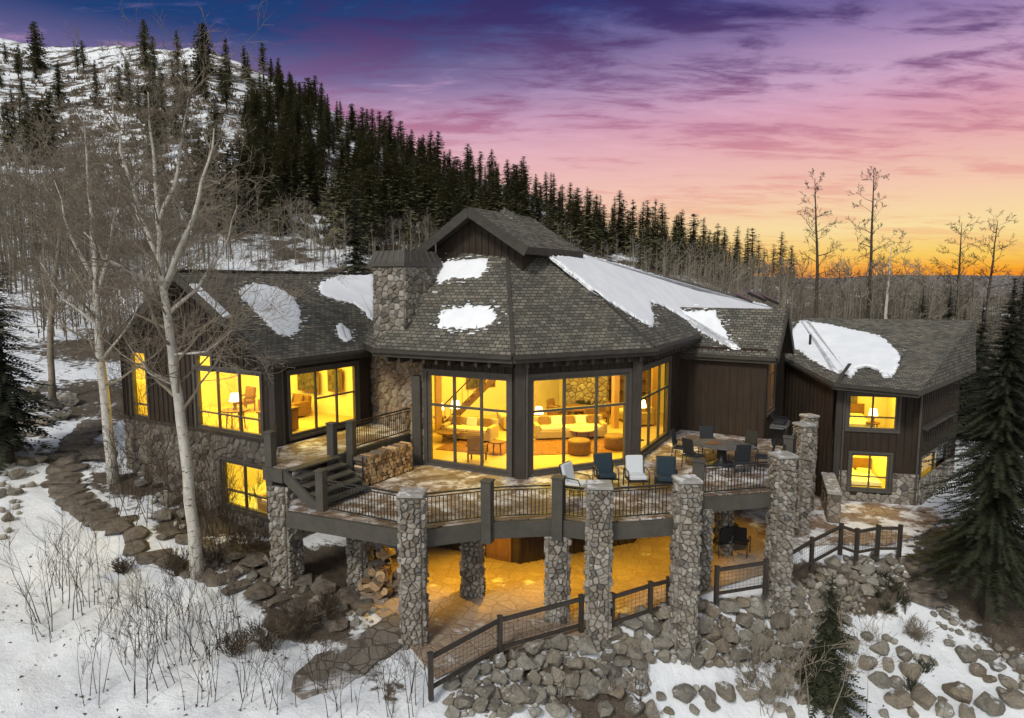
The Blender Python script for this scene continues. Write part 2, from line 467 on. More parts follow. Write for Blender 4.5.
M['stone_warm'] = m_stone('chimney_stone', [(0, (.13, .105, .08)), (.25, (.28, .22, .16)), (.5, (.36, .31, .25)), (.75, (.21, .145, .10)), (1, (.33, .25, .175))])
M['stone_dark'] = m_stone('dark_fieldstone', [(0, (.08, .07, .058)), (.3, (.17, .145, .115)), (.6, (.24, .21, .17)), (.8, (.14, .105, .075)), (1, (.29, .265, .22))]); M['mortar'] = m_plain('mortar', (.085, .077, .065), .95, .3, 20)
M['cap'] = m_stone('cap_stone', [(0, (.30, .28, .25)), (1, (.42, .40, .36))], .7)
M['boulder'] = m_boulder(); M['slab'] = m_plain('slab_rock', (.125, .103, .080), .85, .45, 5, bump=.03); M['rubble'] = m_stone('rubble_rock', [(0, (.20, .18, .15)), (.4, (.38, .345, .28)), (.7, (.47, .44, .37)), (1, (.27, .22, .155))], .5)
M['flag'] = m_flag('patio_flagstone', [(0, (.33, .23, .15)), (.35, (.38, .28, .19)), (.7, (.34, .26, .19)), (1, (.41, .31, .22))], 2.1, .75, (.61, .70), (.29, .21, .14))
M['flag2'] = m_flag('snowy_flagstone', [(0, (.26, .17, .11)), (.4, (.32, .215, .14)), (1, (.36, .26, .18))], 2.0, .95, (.48, .56), (.17, .12, .085))
M['walk'] = m_flag('walk_flagstone', [(0, (.15, .125, .10)), (.4, (.19, .16, .125)), (1, (.235, .20, .16))], 1.9, .8, (.53, .64), (.09, .075, .06))
M['deck'] = m_deck()
M['glass'] = m_glass()
M['cream'] = m_plain('cream_wall_paint', (.72, .62, .44), .8, .05, 2)
M['oak'] = m_wood('oak_floor', (.42, .29, .15), (.62, .46, .27), (2, 14, 1), .45)
M['brown_wood'] = m_wood('brown_furniture_wood', (.11, .055, .025), (.22, .115, .05), (9, 9, 2), .5)
M['sofa'] = m_plain('tan_upholstery', (.40, .30, .19), .9, .15, 25)
M['leather'] = m_plain('brown_leather', (.20, .105, .045), .55, .2, 10)
M['cushion_w'] = m_plain('pale_cushion_fabric', (.55, .57, .58), .9, .08, 40)
M['cushion_d'] = m_plain('navy_cushion_fabric', (.018, .032, .042), .85, .2, 40)
M['wicker'] = m_plain('dark_wicker', (.020, .022, .024), .7, .4, 60)
M['slate'] = m_plain('slate_table_top', (.10, .095, .092), .45, .4, 5)
M['steel'] = m_plain('grill_steel', (.30, .30, .31), .35, .15, 8, .5, .8)
M['blackenamel'] = m_plain('black_enamel', (.012, .012, .013), .3, .2, spec=.5)
M['logbark'] = m_bark('log_bark', (.20, .165, .13), (.07, .05, .036), 0, 3)
M['logend'] = m_wood('split_log_face', (.15, .085, .04), (.50, .345, .19), (20, 20, 20), .8, .01, .75)
M['lamp_shade'] = m_emit('lit_lamp_shade', (1, .70, .28), 6)
M['downlight'] = m_emit('downlight_lens', (1, .66, .22), 9)
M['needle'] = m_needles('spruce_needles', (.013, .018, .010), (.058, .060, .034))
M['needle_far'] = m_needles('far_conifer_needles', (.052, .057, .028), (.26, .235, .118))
M['needle_left'] = m_needles('frosty_spruce_needles', (.014, .018, .012), (.050, .052, .032))
M['cbark'] = m_bark('conifer_bark', (.09, .07, .055), (.035, .026, .02))
M['birch'] = m_bark('aspen_bark', (.58, .55, .48), (.33, .30, .25), .85)
M['twig'] = m_plain('grey_twig_bark', (.20, .165, .12), .85, .35, 2)
M['twig_far'] = m_plain('far_aspen_bark', (.17, .145, .11), .85, .35, .15)
M['twig_dark'] = m_plain('dark_twig_bark', (.060, .043, .030), .85, .35, 2)
M['shrub_brown'] = m_plain('brown_shrub_twigs', (.060, .043, .030), .9, .4, 4)
M['dry_leaf'] = m_plain('dry_brown_leaves', (.075, .055, .035), .9, .5, 8)

# ------------------------------------------------------------------ terrain
PATIO = [(-5.2, 22.0), (-5.0, 19.6), (-3.6, 17.6), (-2.0, 15.2), (-.3, 16.6), (1.7, 17.25), (3.0, 18.1), (4.6, 18.9), (6.5, 20.4), (8.4, 21.4), (9.3, 23.3), (11.7, 23.95), (13.7, 23.7),
         (16.2, 25.0), (19.0, 27.2), (19.5, 31), (12, 33), (6.5, 29), (4.5, 25), (.3, 23), (-3, 25)]
CP = [  # x, y, z
    (-8, 16.5, .12), (-10.5, 13.5, -.15), (-5.5, 13.6, -.05), (-3.0, 13.2, -.25), (-12, 19.5, .55), (-8.2, 20.8, .5), (-16, 19, .9), (-16.6, 25, 1.7), (-21, 32, 3.0), (-20, 25, 2.2),
    (-13.0, 25.0, 1.35), (-9.5, 22.6, .8), (-6.6, 20.3, .35), (-24, 20, 1.6), (-5.2, 16.6, .05), (-14, 12, -.2), (-8, 8, -.9), (-24, 38, 4.2), (-17, 33, 2.9), (-30, 30, 4), (-36, 45, 6),
    (-.6, 15.4, -.35), (.4, 15.0, -.95), (1.0, 16.1, -.75), (2.0, 16.1, -1.45), (2.6, 17.1, -1.0), (0, 12.5, -2.6), (3.2, 15.2, -2.6), (4.0, 17.0, -1.55), (5.4, 18.4, -1.05), (6.0, 17.2, -2.2),
    (7.2, 19.6, -1.05), (8.0, 18.6, -2.0), (9.2, 20.6, -1.25), (10.2, 22.3, -.95), (11.3, 22.6, -1.15), (12.6, 22.4, -1.05), (11.4, 21.3, -1.8), (9.5, 18.8, -2.5), (14.0, 21.6, -1.6),
    (12.3, 19.8, -2.55), (10.0, 16.5, -3.6), (15.0, 23.2, -.55), (16.4, 22.4, -.9), (16.0, 20.2, -1.9), (14.5, 18.0, -3.2), (5, 13, -4), (18.5, 24, -.35), (21, 26, -.3), (20, 20, -1.8), (-3, 8, -2),
    (24, 30, -.2), (28, 36, -.3), (10, 8, -6), (30, 24, -2), (24, 16, -5), (-1, 45, 3), (12, 45, 1.2), (25, 45, .3), (40, 40, -.5), (-15, 45, 4.5), (0, 35, 1.5), (12, 36, .6), (-10, 35, 2.6), (40, 20, -5), (-30, 10, .5)]
for q in PATIO: CP.append((q[0], q[1], -.03))
CP = np.array(CP, float)
_P = CP[:, :2]
_D = np.sqrt(((_P[:, None] - _P[None]) ** 2).sum(-1))
_A = np.zeros((len(CP) + 3,) * 2); _A[:len(CP), :len(CP)] = _D - np.eye(len(CP)) * .05
_A[:len(CP), -3] = 1; _A[:len(CP), -2:] = _P; _A[-3, :len(CP)] = 1; _A[-2:, :len(CP)] = _P.T
_W = np.linalg.solve(_A, np.concatenate([CP[:, 2], [0, 0, 0]]))


def in_poly(x, y, poly):
    ins = np.zeros(x.shape, bool); n = len(poly)
    for i in range(n):
        x0, y0 = poly[i]; x1, y1 = poly[(i + 1) % n]
        if y0 == y1: continue
        c = ((y0 > y) != (y1 > y)) & (x < (x1 - x0) * (y - y0) / (y1 - y0) + x0)
        ins ^= c
    return ins
WALK = [tuple(at_z(u, v, 0))[:2] for u, v in ((392, 606), (432, 634), (398, 654), (345, 689), (302, 702), (278, 688), (314, 650))]
_rs = np.random.RandomState(5)
_perm = _rs.rand(64, 64)
def vnoise(x, y):
    xi = np.floor(x).astype(int); yi = np.floor(y).astype(int); fx = x - xi; fy = y - yi
    fx = fx * fx * (3 - 2 * fx); fy = fy * fy * (3 - 2 * fy); g = lambda a, b: _perm[a % 64, b % 64]
    return (g(xi, yi) * (1 - fx) + g(xi + 1, yi) * fx) * (1 - fy) + (g(xi, yi + 1) * (1 - fx) + g(xi + 1, yi + 1) * fx) * fy - .5
def fbm(x, y, o=4):
    r = 0; a = 1.0
    for k in range(o): r = r + a * vnoise(x * 2 ** k + 17 * k, y * 2 ** k + 5 * k); a *= .5
    return r
RIDGE_U = np.array([-400, 0, 60, 100, 140, 215, 290, 340, 400, 450, 520, 600, 700, 790, 900, 1100, 1500])
RIDGE_V = np.array([38, 44, 58, 58, 58, 58, 92, 121, 146, 171, 193, 226, 258, 282, 296, 300, 300])
RIDGE_D = np.array([280, 270, 262, 255, 245, 235, 225, 215, 205, 200, 190, 180, 165, 150, 140, 140, 140])
def H(x, y):
    x = np.atleast_1d(np.asarray(x, float)); y = np.atleast_1d(np.asarray(y, float))
    near = np.zeros_like(x)
    m = y < 75
    if m.any():
        d = np.sqrt((x[m][:, None] - _P[None, :, 0]) ** 2 + (y[m][:, None] - _P[None, :, 1]) ** 2)
        zz = d @ _W[:-3] + _W[-3] + x[m] * _W[-2] + y[m] * _W[-1]
        zz = np.clip(zz, -14, 12) + .15 * fbm(x[m] * .7, y[m] * .7, 3) + .03 * fbm(x[m] * 3.5, y[m] * 3.5, 2)
        ip = in_poly(x[m], y[m], PATIO); zz = np.where(ip, np.minimum(zz, -.05), zz); zz = np.where(ip, -.07, zz); zz = np.where(in_poly(x[m], y[m], WALK), np.minimum(zz, -.04), zz)
        near[m] = zz
    yy = np.maximum(y, 20); az = x / yy; u = 512 + FPX * az
    rv = np.interp(u, RIDGE_U, RIDGE_V); rd = np.interp(u, RIDGE_U, RIDGE_D)
    z1 = CZ + rd * (282 - rv) / FPX
    zb = np.interp(u, [0, 200, 400, 600, 800, 1000], [6.0, 5, 3.5, 2, 0, -1.5])
    t = np.clip((y - 60) / (rd - 60), 0, 1)
    far = zb + (z1 - zb) * (t ** 1.12)
    past = np.clip((y - rd) / 300, 0, 1); far = far - past * (z1 + 20) * (past < 1) - (past >= 1) * (z1 + 20)
    # distant low ridges out towards the horizon
    dist = np.clip((y - 1200) / 1400, 0, 1)
    far = far + dist * dist * (52 + 14 * fbm(az * 9, y * .0006, 3))
    far = far + np.clip((y - 70) / 80, 0, 1) * (2.6 * fbm(x * .035, y * .035, 4)) * np.clip((900 - y) / 300, 0, 1)
    b = np.clip((y - 44) / 26, 0, 1); b = b * b * (3 - 2 * b)
    return near * (1 - b) + far * b
def hz(x, y): return float(H(x, y)[0])
def hit(u, v, y0=11.0, y1=420.0):           # where the view through a pixel meets the terrain
    r = ray(u, v); n = 1400
    Y = np.concatenate([np.linspace(y0, 60, n), np.linspace(60, y1, n)]); t = Y / r.y
    zz = CZ + r.z * t; g = H(r.x * t, Y)
    k = np.nonzero(zz <= g)[0]
    if len(k) == 0: return None
    k = k[0]
    return V((r.x * t[k], Y[k], g[k]))


def make_ground():
    ys = np.concatenate([np.arange(2, 11, 1.0), np.arange(11, 36, .15), np.arange(36, 70, .6), np.arange(70, 290, 3.2), np.geomspace(290, 4200, 34)])
    azs = np.concatenate([np.arange(-2.4, -1.0, .06), np.arange(-1.0, 1.0, .0058), np.arange(1.0, 2.46, .06)])
    Yg, Ag = np.meshgrid(ys, azs, indexing='ij'); Xg = Ag * (Yg + 5)
    Zg = H(Xg.ravel(), Yg.ravel())
    ny, nx = Yg.shape
    co = np.stack([Xg.ravel(), Yg.ravel(), Zg], 1)
    i = np.arange(ny - 1)[:, None] * nx + np.arange(nx - 1)[None]
    f = np.stack([i, i + 1, i + 1 + nx, i + nx], -1).reshape(-1, 4)
    me = bpy.data.meshes.new('snowy_ground'); me.from_pydata(co.tolist(), [], f.tolist())
    me.polygons.foreach_set('use_smooth', [True] * len(f))
    # bare-soil mask: strip below the house walls, the bank, ground under the big spruce and the shrub beds
    x, y = co[:, 0], co[:, 1]; d = np.zeros(len(x))
    for (cx, cy, rx, ry, s) in [(-7.6, 21.6, 2.6, 1.6, 1), (-10.5, 23.6, 2.6, 1.3, .9), (-14.0, 26.0, 3.0, 1.6, .8), (-6.0, 20.6, 2.2, 2.6, 1.2), (-5.0, 21.8, 1.8, 1.6, 1.5), (-5.6, 17.8, 1.6, 1.0, .9), (17.4, 23.0, 2.9, 3.6, 1.1), (19.6, 21.2, 3.6, 4.4, 1.1), (16.0, 19.8, 1.2, 3, .6),
                                (-3.2, 15.9, 1.0, 1.6, .5), (1.6, 16.5, 3.4, .7, .7), (5.8, 18.9, 3.2, 1.0, .75), (11.3, 22.6, 2.8, 1.0, .85), (-13.5, 24.4, 1.4, 1.2, .45), (-18, 28, 2.5, 2.0, .5), (-20, 35, 6, 4, .75), (-24, 45, 8, 6, .8), (8.6, 20.0, 1.4, 1.2, .5), (15.2, 22.0, 1.2, 1.5, .5)]:
        q = np.sqrt(((x - cx) / rx) ** 2 + ((y - cy) / ry) ** 2); d = np.maximum(d, s * np.clip(1.45 - q, 0, 1))
    d = np.where((y > 52) & (y < 1500), .47 + .2 * np.clip((x + 40) / 100, 0, 1), d); d = np.where(y > 600, .7, d)
    a = me.attributes.new('soil', 'FLOAT', 'POINT'); a.data.foreach_set('value', d.astype(np.float32))
    t = NT('snowy_ground'); p = t.pos(); at = t.node('ShaderNodeAttribute', attribute_name='soil').outputs['Fac']
    n = t.noise(p, .55, 9, .62); n2 = t.noise(p, 3.2, 6, .7); n3 = t.noise(p, 18, 4, .7); nb = t.noise(p, .10, 5, .62)
    nf = t.noise(t.mapped(p, (.16, .10, .30)), 1, 8, .74); k = t.math('ADD', t.math('MULTIPLY', n, .5), t.math('MULTIPLY', n2, .5)); fy = t.node('ShaderNodeSeparateXYZ'); t.L.new(p, fy.inputs[0]); k = t.mix(t.mr(fy.outputs[1], 50, 75), k, nf)
    k = t.math('ADD', k, t.math('MULTIPLY', t.math('SUBTRACT', nb, .5), .35))
    f = t.mr(t.math('ADD', k, t.math('MULTIPLY', t.math('SUBTRACT', at, .5), .42)), .47, .54)
    soil = t.mix(t.mr(n2, .3, .7), (.045, .034, .024), (.12, .095, .068)); soil = t.mix(t.math('MULTIPLY', t.mr(n3, .5, .7), .6), soil, (.20, .165, .12))
    snow = t.mix(t.mr(n, .35, .65), (.68, .70, .72), (.82, .83, .83))
    crumbs = t.math('MULTIPLY', t.mr(n3, .66, .70), t.mr(n2, .5, .62)); snow = t.mix(t.math('MULTIPLY', crumbs, .7), snow, (.10, .08, .055))
    c = t.mix(f, snow, soil)
    h = t.math('ADD', t.math('MULTIPLY', n2, 1.0), t.math('MULTIPLY', n3, .22)); t.bump(h, .10, .7)
    me.materials.append(t.done(c, .8, .2))
    o = bpy.data.objects.new('snowy_ground', me); COL.objects.link(o); tag(o, kind='structure')
make_ground()


def sheet(name, poly, z, mat, th=.04):
    m = MB(); m.prism(poly, z - th, z); return tag(m.build(name, mat), kind='structure')
# lower terrace under the deck, the terrace beside the right wing and the walk down to the lawn
xy = lambda u, v, z=0: tuple(at_z(u, v, z))[:2]
sheet('lower_terrace', [(-4.9, 21.6), (-4.6, 19.6), (-3.2, 17.9), (-1.85, 15.55), (-.3, 16.75), (1.7, 17.4), (3.0, 18.2), (4.6, 19.05), (6.5, 20.5), (8.3, 21.5), (9.2, 23.3), (9.4, 27.6), (7.2, 29.6), (6.2, 27.3), (4.5, 24.2), (.3, 22.3), (-3.1, 24.0)], .0, M['flag'])
sheet('side_terrace', [(9.2, 23.3), (11.6, 24.1), (13.6, 23.9), (15.8, 25.2), (18.2, 27.6), (17.4, 28.5), (14.1, 29.1), (14.6, 33.5), (10.6, 33.0), (9.4, 27.6)], .003, M['flag2'])
def rough(poly, step, amp, seed):
    rg = random.Random(seed); out = []
    for (x0, y0), (x1, y1) in zip(poly, poly[1:] + poly[:1]):
        k = max(1, int(math.hypot(x1 - x0, y1 - y0) / step))
        for i in range(k): out.append((x0 + (x1 - x0) * i / k + rg.uniform(-amp, amp), y0 + (y1 - y0) * i / k + rg.uniform(-amp, amp)))
    return out
sheet('garden_walk', rough([xy(398, 612), xy(428, 634), xy(395, 650), xy(345, 685), xy(302, 698), xy(288, 690), xy(290, 678), xy(318, 655)], .28, .09, 4), .03, M['walk'], .12)

# ------------------------------------------------------------------ stonework
def clip_half(poly, px_, py_, nx, ny):      # keep the side where (p - P).n <= 0
    out = []; n = len(poly)
    for i in range(n):
        a = poly[i]; b = poly[(i + 1) % n]
        da = (a[0] - px_) * nx + (a[1] - py_) * ny; db = (b[0] - px_) * nx + (b[1] - py_) * ny
        if da <= 0: out.append(a)
        if (da < 0 < db) or (db < 0 < da):
            t = da / (da - db); out.append((a[0] + (b[0] - a[0]) * t, a[1] + (b[1] - a[1]) * t))
    return out
def stones(mb, O, U_, W_, w, h, size, depth, rng, holes=(), asp=1.45, gap=.007, mi=0):
    """one face of rubble masonry: irregular rounded stones on the rectangle O + s*U + t*W"""
    O, U_, W_ = V(O), V(U_), V(W_); N_ = U_.cross(W_).normalized()
    sx, sy = size * asp, size; nx = max(1, round(w / sx)); ny = max(1, round(h / sy)); dx, dy = w / nx, h / ny
    seeds = {}
    for j in range(-1, ny + 1):
        for i in range(-1, nx + 1):
            off = .5 if j % 2 else 0
            if rng.random() < .08: continue
            seeds[i, j] = ((i + .5 + off * .8 + rng.uniform(-.5, .5)) * dx, (j + .5 + rng.uniform(-.5, .5)) * dy)
    for (i, j), (cx, cy) in seeds.items():
        if any(a - .02 < cx < b + .02 and c - .02 < cy < d + .02 for a, b, c, d in holes): continue
        poly = [(0, 0), (w, 0), (w, h), (0, h)]
        for di in range(-3, 4):
            for dj in range(-3, 4):
                q = seeds.get((i + di, j + dj))
                if q is None or (di == 0 and dj == 0): continue
                ex, ey = q[0] - cx, q[1] - cy
                poly = clip_half(poly, (cx + q[0]) / 2, (cy + q[1]) / 2, ex, ey)
                if len(poly) < 3: break
            if len(poly) < 3: break
        for a, b, c, d in holes:       # trim against openings
            if len(poly) >= 3 and a < cx < b: poly = clip_half(poly, 0, d, 0, -1) if cy > d else clip_half(poly, 0, c, 0, 1)
            elif len(poly) >= 3: poly = clip_half(poly, b, 0, -1, 0) if cx > b and c < cy < d else (clip_half(poly, a, 0, 1, 0) if cx < a and c < cy < d else poly)
        if len(poly) < 3: continue
        mx = sum(p[0] for p in poly) / len(poly); my = sum(p[1] for p in poly) / len(poly)
        ext = max(max(abs(p[0] - mx), abs(p[1] - my)) for p in poly)
        if ext < .03: continue
        f0 = max(.6, 1 - gap / ext); dd = depth * rng.uniform(.4, 1.25); tx, ty = rng.uniform(-.25, .25), rng.uniform(-.25, .25)
        vs_ = []
        for sc, dz in ((f0, 0), (f0 * .93, dd * .55), (f0 * .66, dd)):
            for p in poly:
                q0, q1 = (p[0] - mx) * sc, (p[1] - my) * sc
                k = dz + (dz > 0) * (q0 * tx + q1 * ty) * .4
                vs_.append(O + U_ * (mx + q0) + W_ * (my + q1) + N_ * k)
        n = len(poly); fs = []
        for r_ in range(2):
            for e in range(n): fs.append((r_ * n + e, r_ * n + (e + 1) % n, (r_ + 1) * n + (e + 1) % n, (r_ + 1) * n + e))
        fs.append(tuple(2 * n + e for e in range(n)))
        mb.raw(vs_, fs, mi)


def stone_block(mb, c, wx, wy, z0, z1, rz, size, rng, depth=.05, faces='fblr'):
    x = V((math.cos(rz), math.sin(rz), 0)); y = V((-math.sin(rz), math.cos(rz), 0)); c = V((c[0], c[1], 0))
    o = c - x * wx / 2 - y * wy / 2 + UPV * z0; h = z1 - z0
    mb.obox(o + x * .002 + y * .002, x * (wx - .004), y * (wy - .004), UPV * h, 1)
    if 'f' in faces: stones(mb, o, x, UPV, wx, h, size, depth, rng)
    if 'r' in faces: stones(mb, o + x * wx, y, UPV, wy, h, size, depth, rng)
    if 'b' in faces: stones(mb, o + x * wx + y * wy, -x, UPV, wx, h, size, depth, rng)
    if 'l' in faces: stones(mb, o + y * wy, -y, UPV, wy, h, size, depth, rng)


def stone_column(label, c, z0, z1, rz=0, w=.53, cap=True, seed=0, mat='stone', group='stone columns carrying the deck'):
    rng = random.Random(seed + 100)
    t = thing('stone_column', label, 'column', (c[0], c[1], z0), group)
    m = MB(); stone_block(m, c, w, w, z0, z1, rz, .13, rng, .095); m.build('shaft', [M[mat], M['mortar']], t)
    if cap:
        m = MB(); m.rbox((c[0], c[1], z1 + .055), (w + .16, w + .16, .10), rz, .03); m.build('capstone', M['cap'], t)
    return t

# ------------------------------------------------------------------ the house
AX = V((.515, .857, 0)); BX = V((.857, -.515, 0))       # the two axes of the plan
house = thing('mountain_house', 'dark timber and stone mountain house with lit windows, shingled roofs and wide raised deck', 'house', (0, 25, 0))
P0, P1, P2, P3 = v2(-3.13, 24.0), v2(.27, 22.25), v2(4.45, 24.15), v2(6.42, 27.54)
P3b = v2(7.45, 29.8); B0 = P3b; B1 = v2(10.5, 28.0)
KL = v2(-7.95, 22.55); W3E = KL + AX * 4.75
WD = -BX                                                 # the left gable wall runs this way from its corner
E1 = V((.972, -.235, 0)); E2 = V((.235, .972, 0))
K = v2(14.15, 29.15)


def wall(A, d, L, z0, z1, holes=(), th=.22, mat='siding', batten=.3, inner=True, name='wall'):
    """boarded wall along d from A; outside is on the right-hand side of d; holes = (s0, s1, za, zb)"""
    m = MB(); n = V((d.y, -d.x, 0))
    ss = sorted({0, L, *[h[0] for h in holes], *[h[1] for h in holes]}); zs = sorted({z0, z1, *[h[2] for h in holes], *[h[3] for h in holes]})
    ss = [s for s in ss if 0 <= s <= L]; zs = [z for z in zs if z0 <= z <= z1]
    inside = lambda s, z: any(h[0] < s < h[1] and h[2] < z < h[3] for h in holes)
    for i in range(len(ss) - 1):
        run = None
        for j in range(len(zs) - 1):
            if inside((ss[i] + ss[i + 1]) / 2, (zs[j] + zs[j + 1]) / 2): continue
            m.obox(V((A.x, A.y, zs[j])) + d * ss[i] - n * th, d * (ss[i + 1] - ss[i]), n * th, UPV * (zs[j + 1] - zs[j]))
    if batten:
        k = max(1, round(L / batten)); st = L / k
        for i in range(k + 1):
            s = min(max(i * st, .03), L - .03)
            cuts = [(z0, z1)]
            for h in holes:
                if h[0] - .02 < s < h[1] + .02:
                    nc = []
                    for a, b in cuts:
                        if h[2] > a: nc.append((a, min(b, h[2])))
                        if h[3] < b: nc.append((max(a, h[3]), b))
                    cuts = nc
            for a, b in cuts:
                if b - a > .03: m.obox(V((A.x, A.y, a + .004)) + d * (s - .03), d * .06, n * .035, UPV * (b - a - .008))
    return m.build(name, M[mat], house)


def window(A, d, rect, cols, rows, label=None, fw=.09, casing=.10, th=.2, name='window', deep=.06):
    """frame with mullions as the window, the glazing as its pane; cols / rows are fractions where bars run"""
    s0, s1, z0, z1 = rect; n = V((d.y, -d.x, 0)); m = MB(); a = V((A.x, A.y, 0))
    def bar(sa, sb, za, zb, out, back): m.obox(a + d * sa + UPV * za - n * back, d * (sb - sa), n * (out + back), UPV * (zb - za))
    if casing:
        c = casing
        bar(s0 - c, s1 + c, z1 + .002, z1 + c, .05, .0); bar(s0 - c, s1 + c, z0 - c, z0 - .002, .07, .0)
        bar(s0 - c, s0 - .002, z0 - .002, z1 + .002, .048, 0); bar(s1 + .002, s1 + c, z0 - .002, z1 + .002, .048, 0)
    bar(s0, s1, z1 - fw, z1, -.01, .14); bar(s0, s1, z0, z0 + fw, -.01, .14); bar(s0, s0 + fw, z0 + fw, z1 - fw, -.01, .14); bar(s1 - fw, s1, z0 + fw, z1 - fw, -.01, .14)
    for c in cols: s = s0 + (s1 - s0) * c; bar(s - deep / 2, s + deep / 2, z0 + fw, z1 - fw, -.02, .11)
    for r_ in rows:
        if isinstance(r_, tuple): z, ca, cb = z0 + (z1 - z0) * r_[0], s0 + (s1 - s0) * r_[1], s0 + (s1 - s0) * r_[2]
        else: z, ca, cb = z0 + (z1 - z0) * r_, s0 + fw, s1 - fw
        bar(ca, cb, z - deep / 2, z + deep / 2, -.024, .106)
    f = m.build(name, M['frame'], house)
    if label: f['label'] = label
    g = MB(); o = a - n * .08
    g.face([o + d * (s0 + .02) + UPV * (z0 + .02), o + d * (s1 - .02) + UPV * (z0 + .02), o + d * (s1 - .02) + UPV * (z1 - .02), o + d * (s0 + .02) + UPV * (z1 - .02)])
    g.build('pane', M['glass'], f)
    return f
def wrect(A, d, tl, br):
    s0, z1 = on_wall(A, d, *tl); s1, z0 = on_wall(A, d, *br); return [s0, s1, z0, z1]

D01 = (P1 - P0).normalized(); L01 = (P1 - P0).length
D12 = (P2 - P1).normalized(); L12 = (P2 - P1).length
D23 = (P3b - P2).normalized(); L23 = (P3b - P2).length
FZ = 3.0                                    # main floor and deck
# -- great-room windows (between the corner posts of the bay)
g1 = wrect(P0, D01, (427, 372), (509, 474)); g1[2] = FZ + .09; g1[0] = max(g1[0], .12)
g2 = wrect(P1, D12, (531, 375), (627, 463)); g2[2] = FZ + .09; g2[3] = g1[3]
g3 = wrect(P2, D23, (641, 368), (668, 442)); g3[2] = FZ + .15; g3[3] = g1[3]
wall(P0, D01, L01, FZ, 7.35, [g1]); wall(P1, D12, L12, FZ, 7.35, [g2]); wall(P2, D23, L23, FZ, 7.35, [g3])
for A, d, g in ((P0, D01, g1), (P1, D12, g2), (P2, D23, g3)):
    window(A, d, g, (.335, .667), (.645,), fw=.11, casing=.13, deep=.085)
for p in (P1, P2):
    m = MB(); m.box((p.x, p.y, 5.2), (.34, .34, 4.4), R(0)); m.build('corner_post', M['trim'], house)
m = MB()
for p, q in ((P0, P1), (P1, P2), (P2, P3b)):
    d = (q - p).normalized(); n = V((d.y, -d.x, 0))
    m.beam(p + n * .05 + UPV * 6.78 + d * .2, q + n * .05 + UPV * 6.78 - d * .2, .16, .16)
m.build('header_trim', M['trim'], house)
# -- bay to the right: boarded front wall, tall window round its corner, gable above
LB = (B1 - B0).length; DB = (B1 - B0).normalized()
wall(B0, DB, LB, FZ, 6.75)
bw = wrect(B1, AX, (763, 362), (776, 405)); bw = [.45, 2.0, 3.95, 6.25]
wall(B1, AX, 4.2, -.1, 6.5, [bw]); window(B1, AX, bw, (.5,), (.72,))
# -- left wing: gable end and the wall turned to the deck
w1 = wrect(KL, WD, (148, 352), (130, 418)); w1 = [min(w1[0], w1[1]), max(w1[0], w1[1]), w1[2], w1[3]]
OL = KL + WD * 9.0                          # walls run left to right as seen from outside
DL = BX; LLW = 9.0
def lrect(tl, br):
    s0, z1 = on_wall(OL, DL, *tl); s1, z0 = on_wall(OL, DL, *br); return [s0, s1, z0, z1]
w1 = lrect((129, 350), (149, 419)); w2 = lrect((194, 353), (263, 438)); w4 = lrect((221, 459), (269, 517))
w2b = [w2[0], w2[0] + (w2[1] - w2[0]) * .27, w2[3] - .52, w2[3]]
w2m = [w2[0], w2[1], w2[2], w2[3] - .52]
wall(OL, DL, LLW, 4.1, 7.0, [w1, w2m, w2b])
window(OL, DL, w2m, (.34, .67), (.27,), 'wide triple lit window of the left gable wall'); window(OL, DL, w2b, (), ()); window(OL, DL, w1, (), (.8, .2), 'narrow tall lit window')
m = MB()                                    # gable triangle
a_, b_, c_ = OL + UPV * 7.0, KL + UPV * 7.0, (OL + KL) / 2 + UPV * 9.55
nrm = -AX
m.face([a_, b_, c_]); m.face([a_ + AX * .2, c_ + AX * .2, b_ + AX * .2])
for i in range(30):
    s = .15 + i * .3; hgt = 2.55 * (1 - abs(s - 4.5) / 4.5)
    if hgt > .12: m.obox(OL + DL * (s - .03) + UPV * 7.0 + nrm * .002, DL * .06, nrm * .035, UPV * (hgt - .05))
m.build('gable_wall', M['siding'], house)
w3 = [0, 0, 0, 0]; s0, z1 = on_wall(KL, AX, 288, 373); s1, z0 = on_wall(KL, AX, 358, 421); w3 = [s0, s1, z0, z1]
wall(KL, AX, 4.75, 3.6, 7.2, [w3]); window(KL, AX, w3, (.38, .69), ((.52, .38, 1),), 'glazed lit doors of the left wing', fw=.1)
# stone base of the left wing with the lower window
rng = random.Random(3)
m = MB(); hl = [w4[0] - .1, w4[1] + .1, w4[2] - .12 + 1.0, w4[3] + .1 + 1.0]
for (sa, sb, za, zb) in ((0, hl[0], -1, 4.1), (hl[1], LLW, -1, 4.1), (hl[0], hl[1], -1, hl[2] - 1), (hl[0], hl[1], hl[3] - 1, 4.1)):
    m.obox(OL + DL * sa + UPV * za + AX * .004, DL * (sb - sa), AX * .3, UPV * (zb - za), 1)
stones(m, OL - UPV * 1.0, DL, UPV, LLW, 5.1, .24, .07, rng, [tuple(hl)])
m.obox(KL - UPV * 1.0 - BX * .3, BX * .296, AX * 4.7, UPV * 4.6, 1)
stones(m, KL - UPV * 1.0, AX, UPV, 4.7, 4.6, .24, .07, rng)
m.build('stone_base', [M['stone_dark'], M['mortar']], house)
window(OL, DL, w4, (.5,), (.36,), 'lower lit window set in the stone base', casing=.1)
m = MB(); m.obox(OL + UPV * 4.06 - AX * .1 + DL * .0, DL * (LLW + .08), AX * .1, UPV * .12); m.build('sill_band', M['trim'], house)
m = MB(); m.box((KL.x + .02, KL.y + .02, 5.55), (.3, .3, 3.0), math.atan2(AX.y, AX.x)); m.build('corner_post', M['trim'], house)
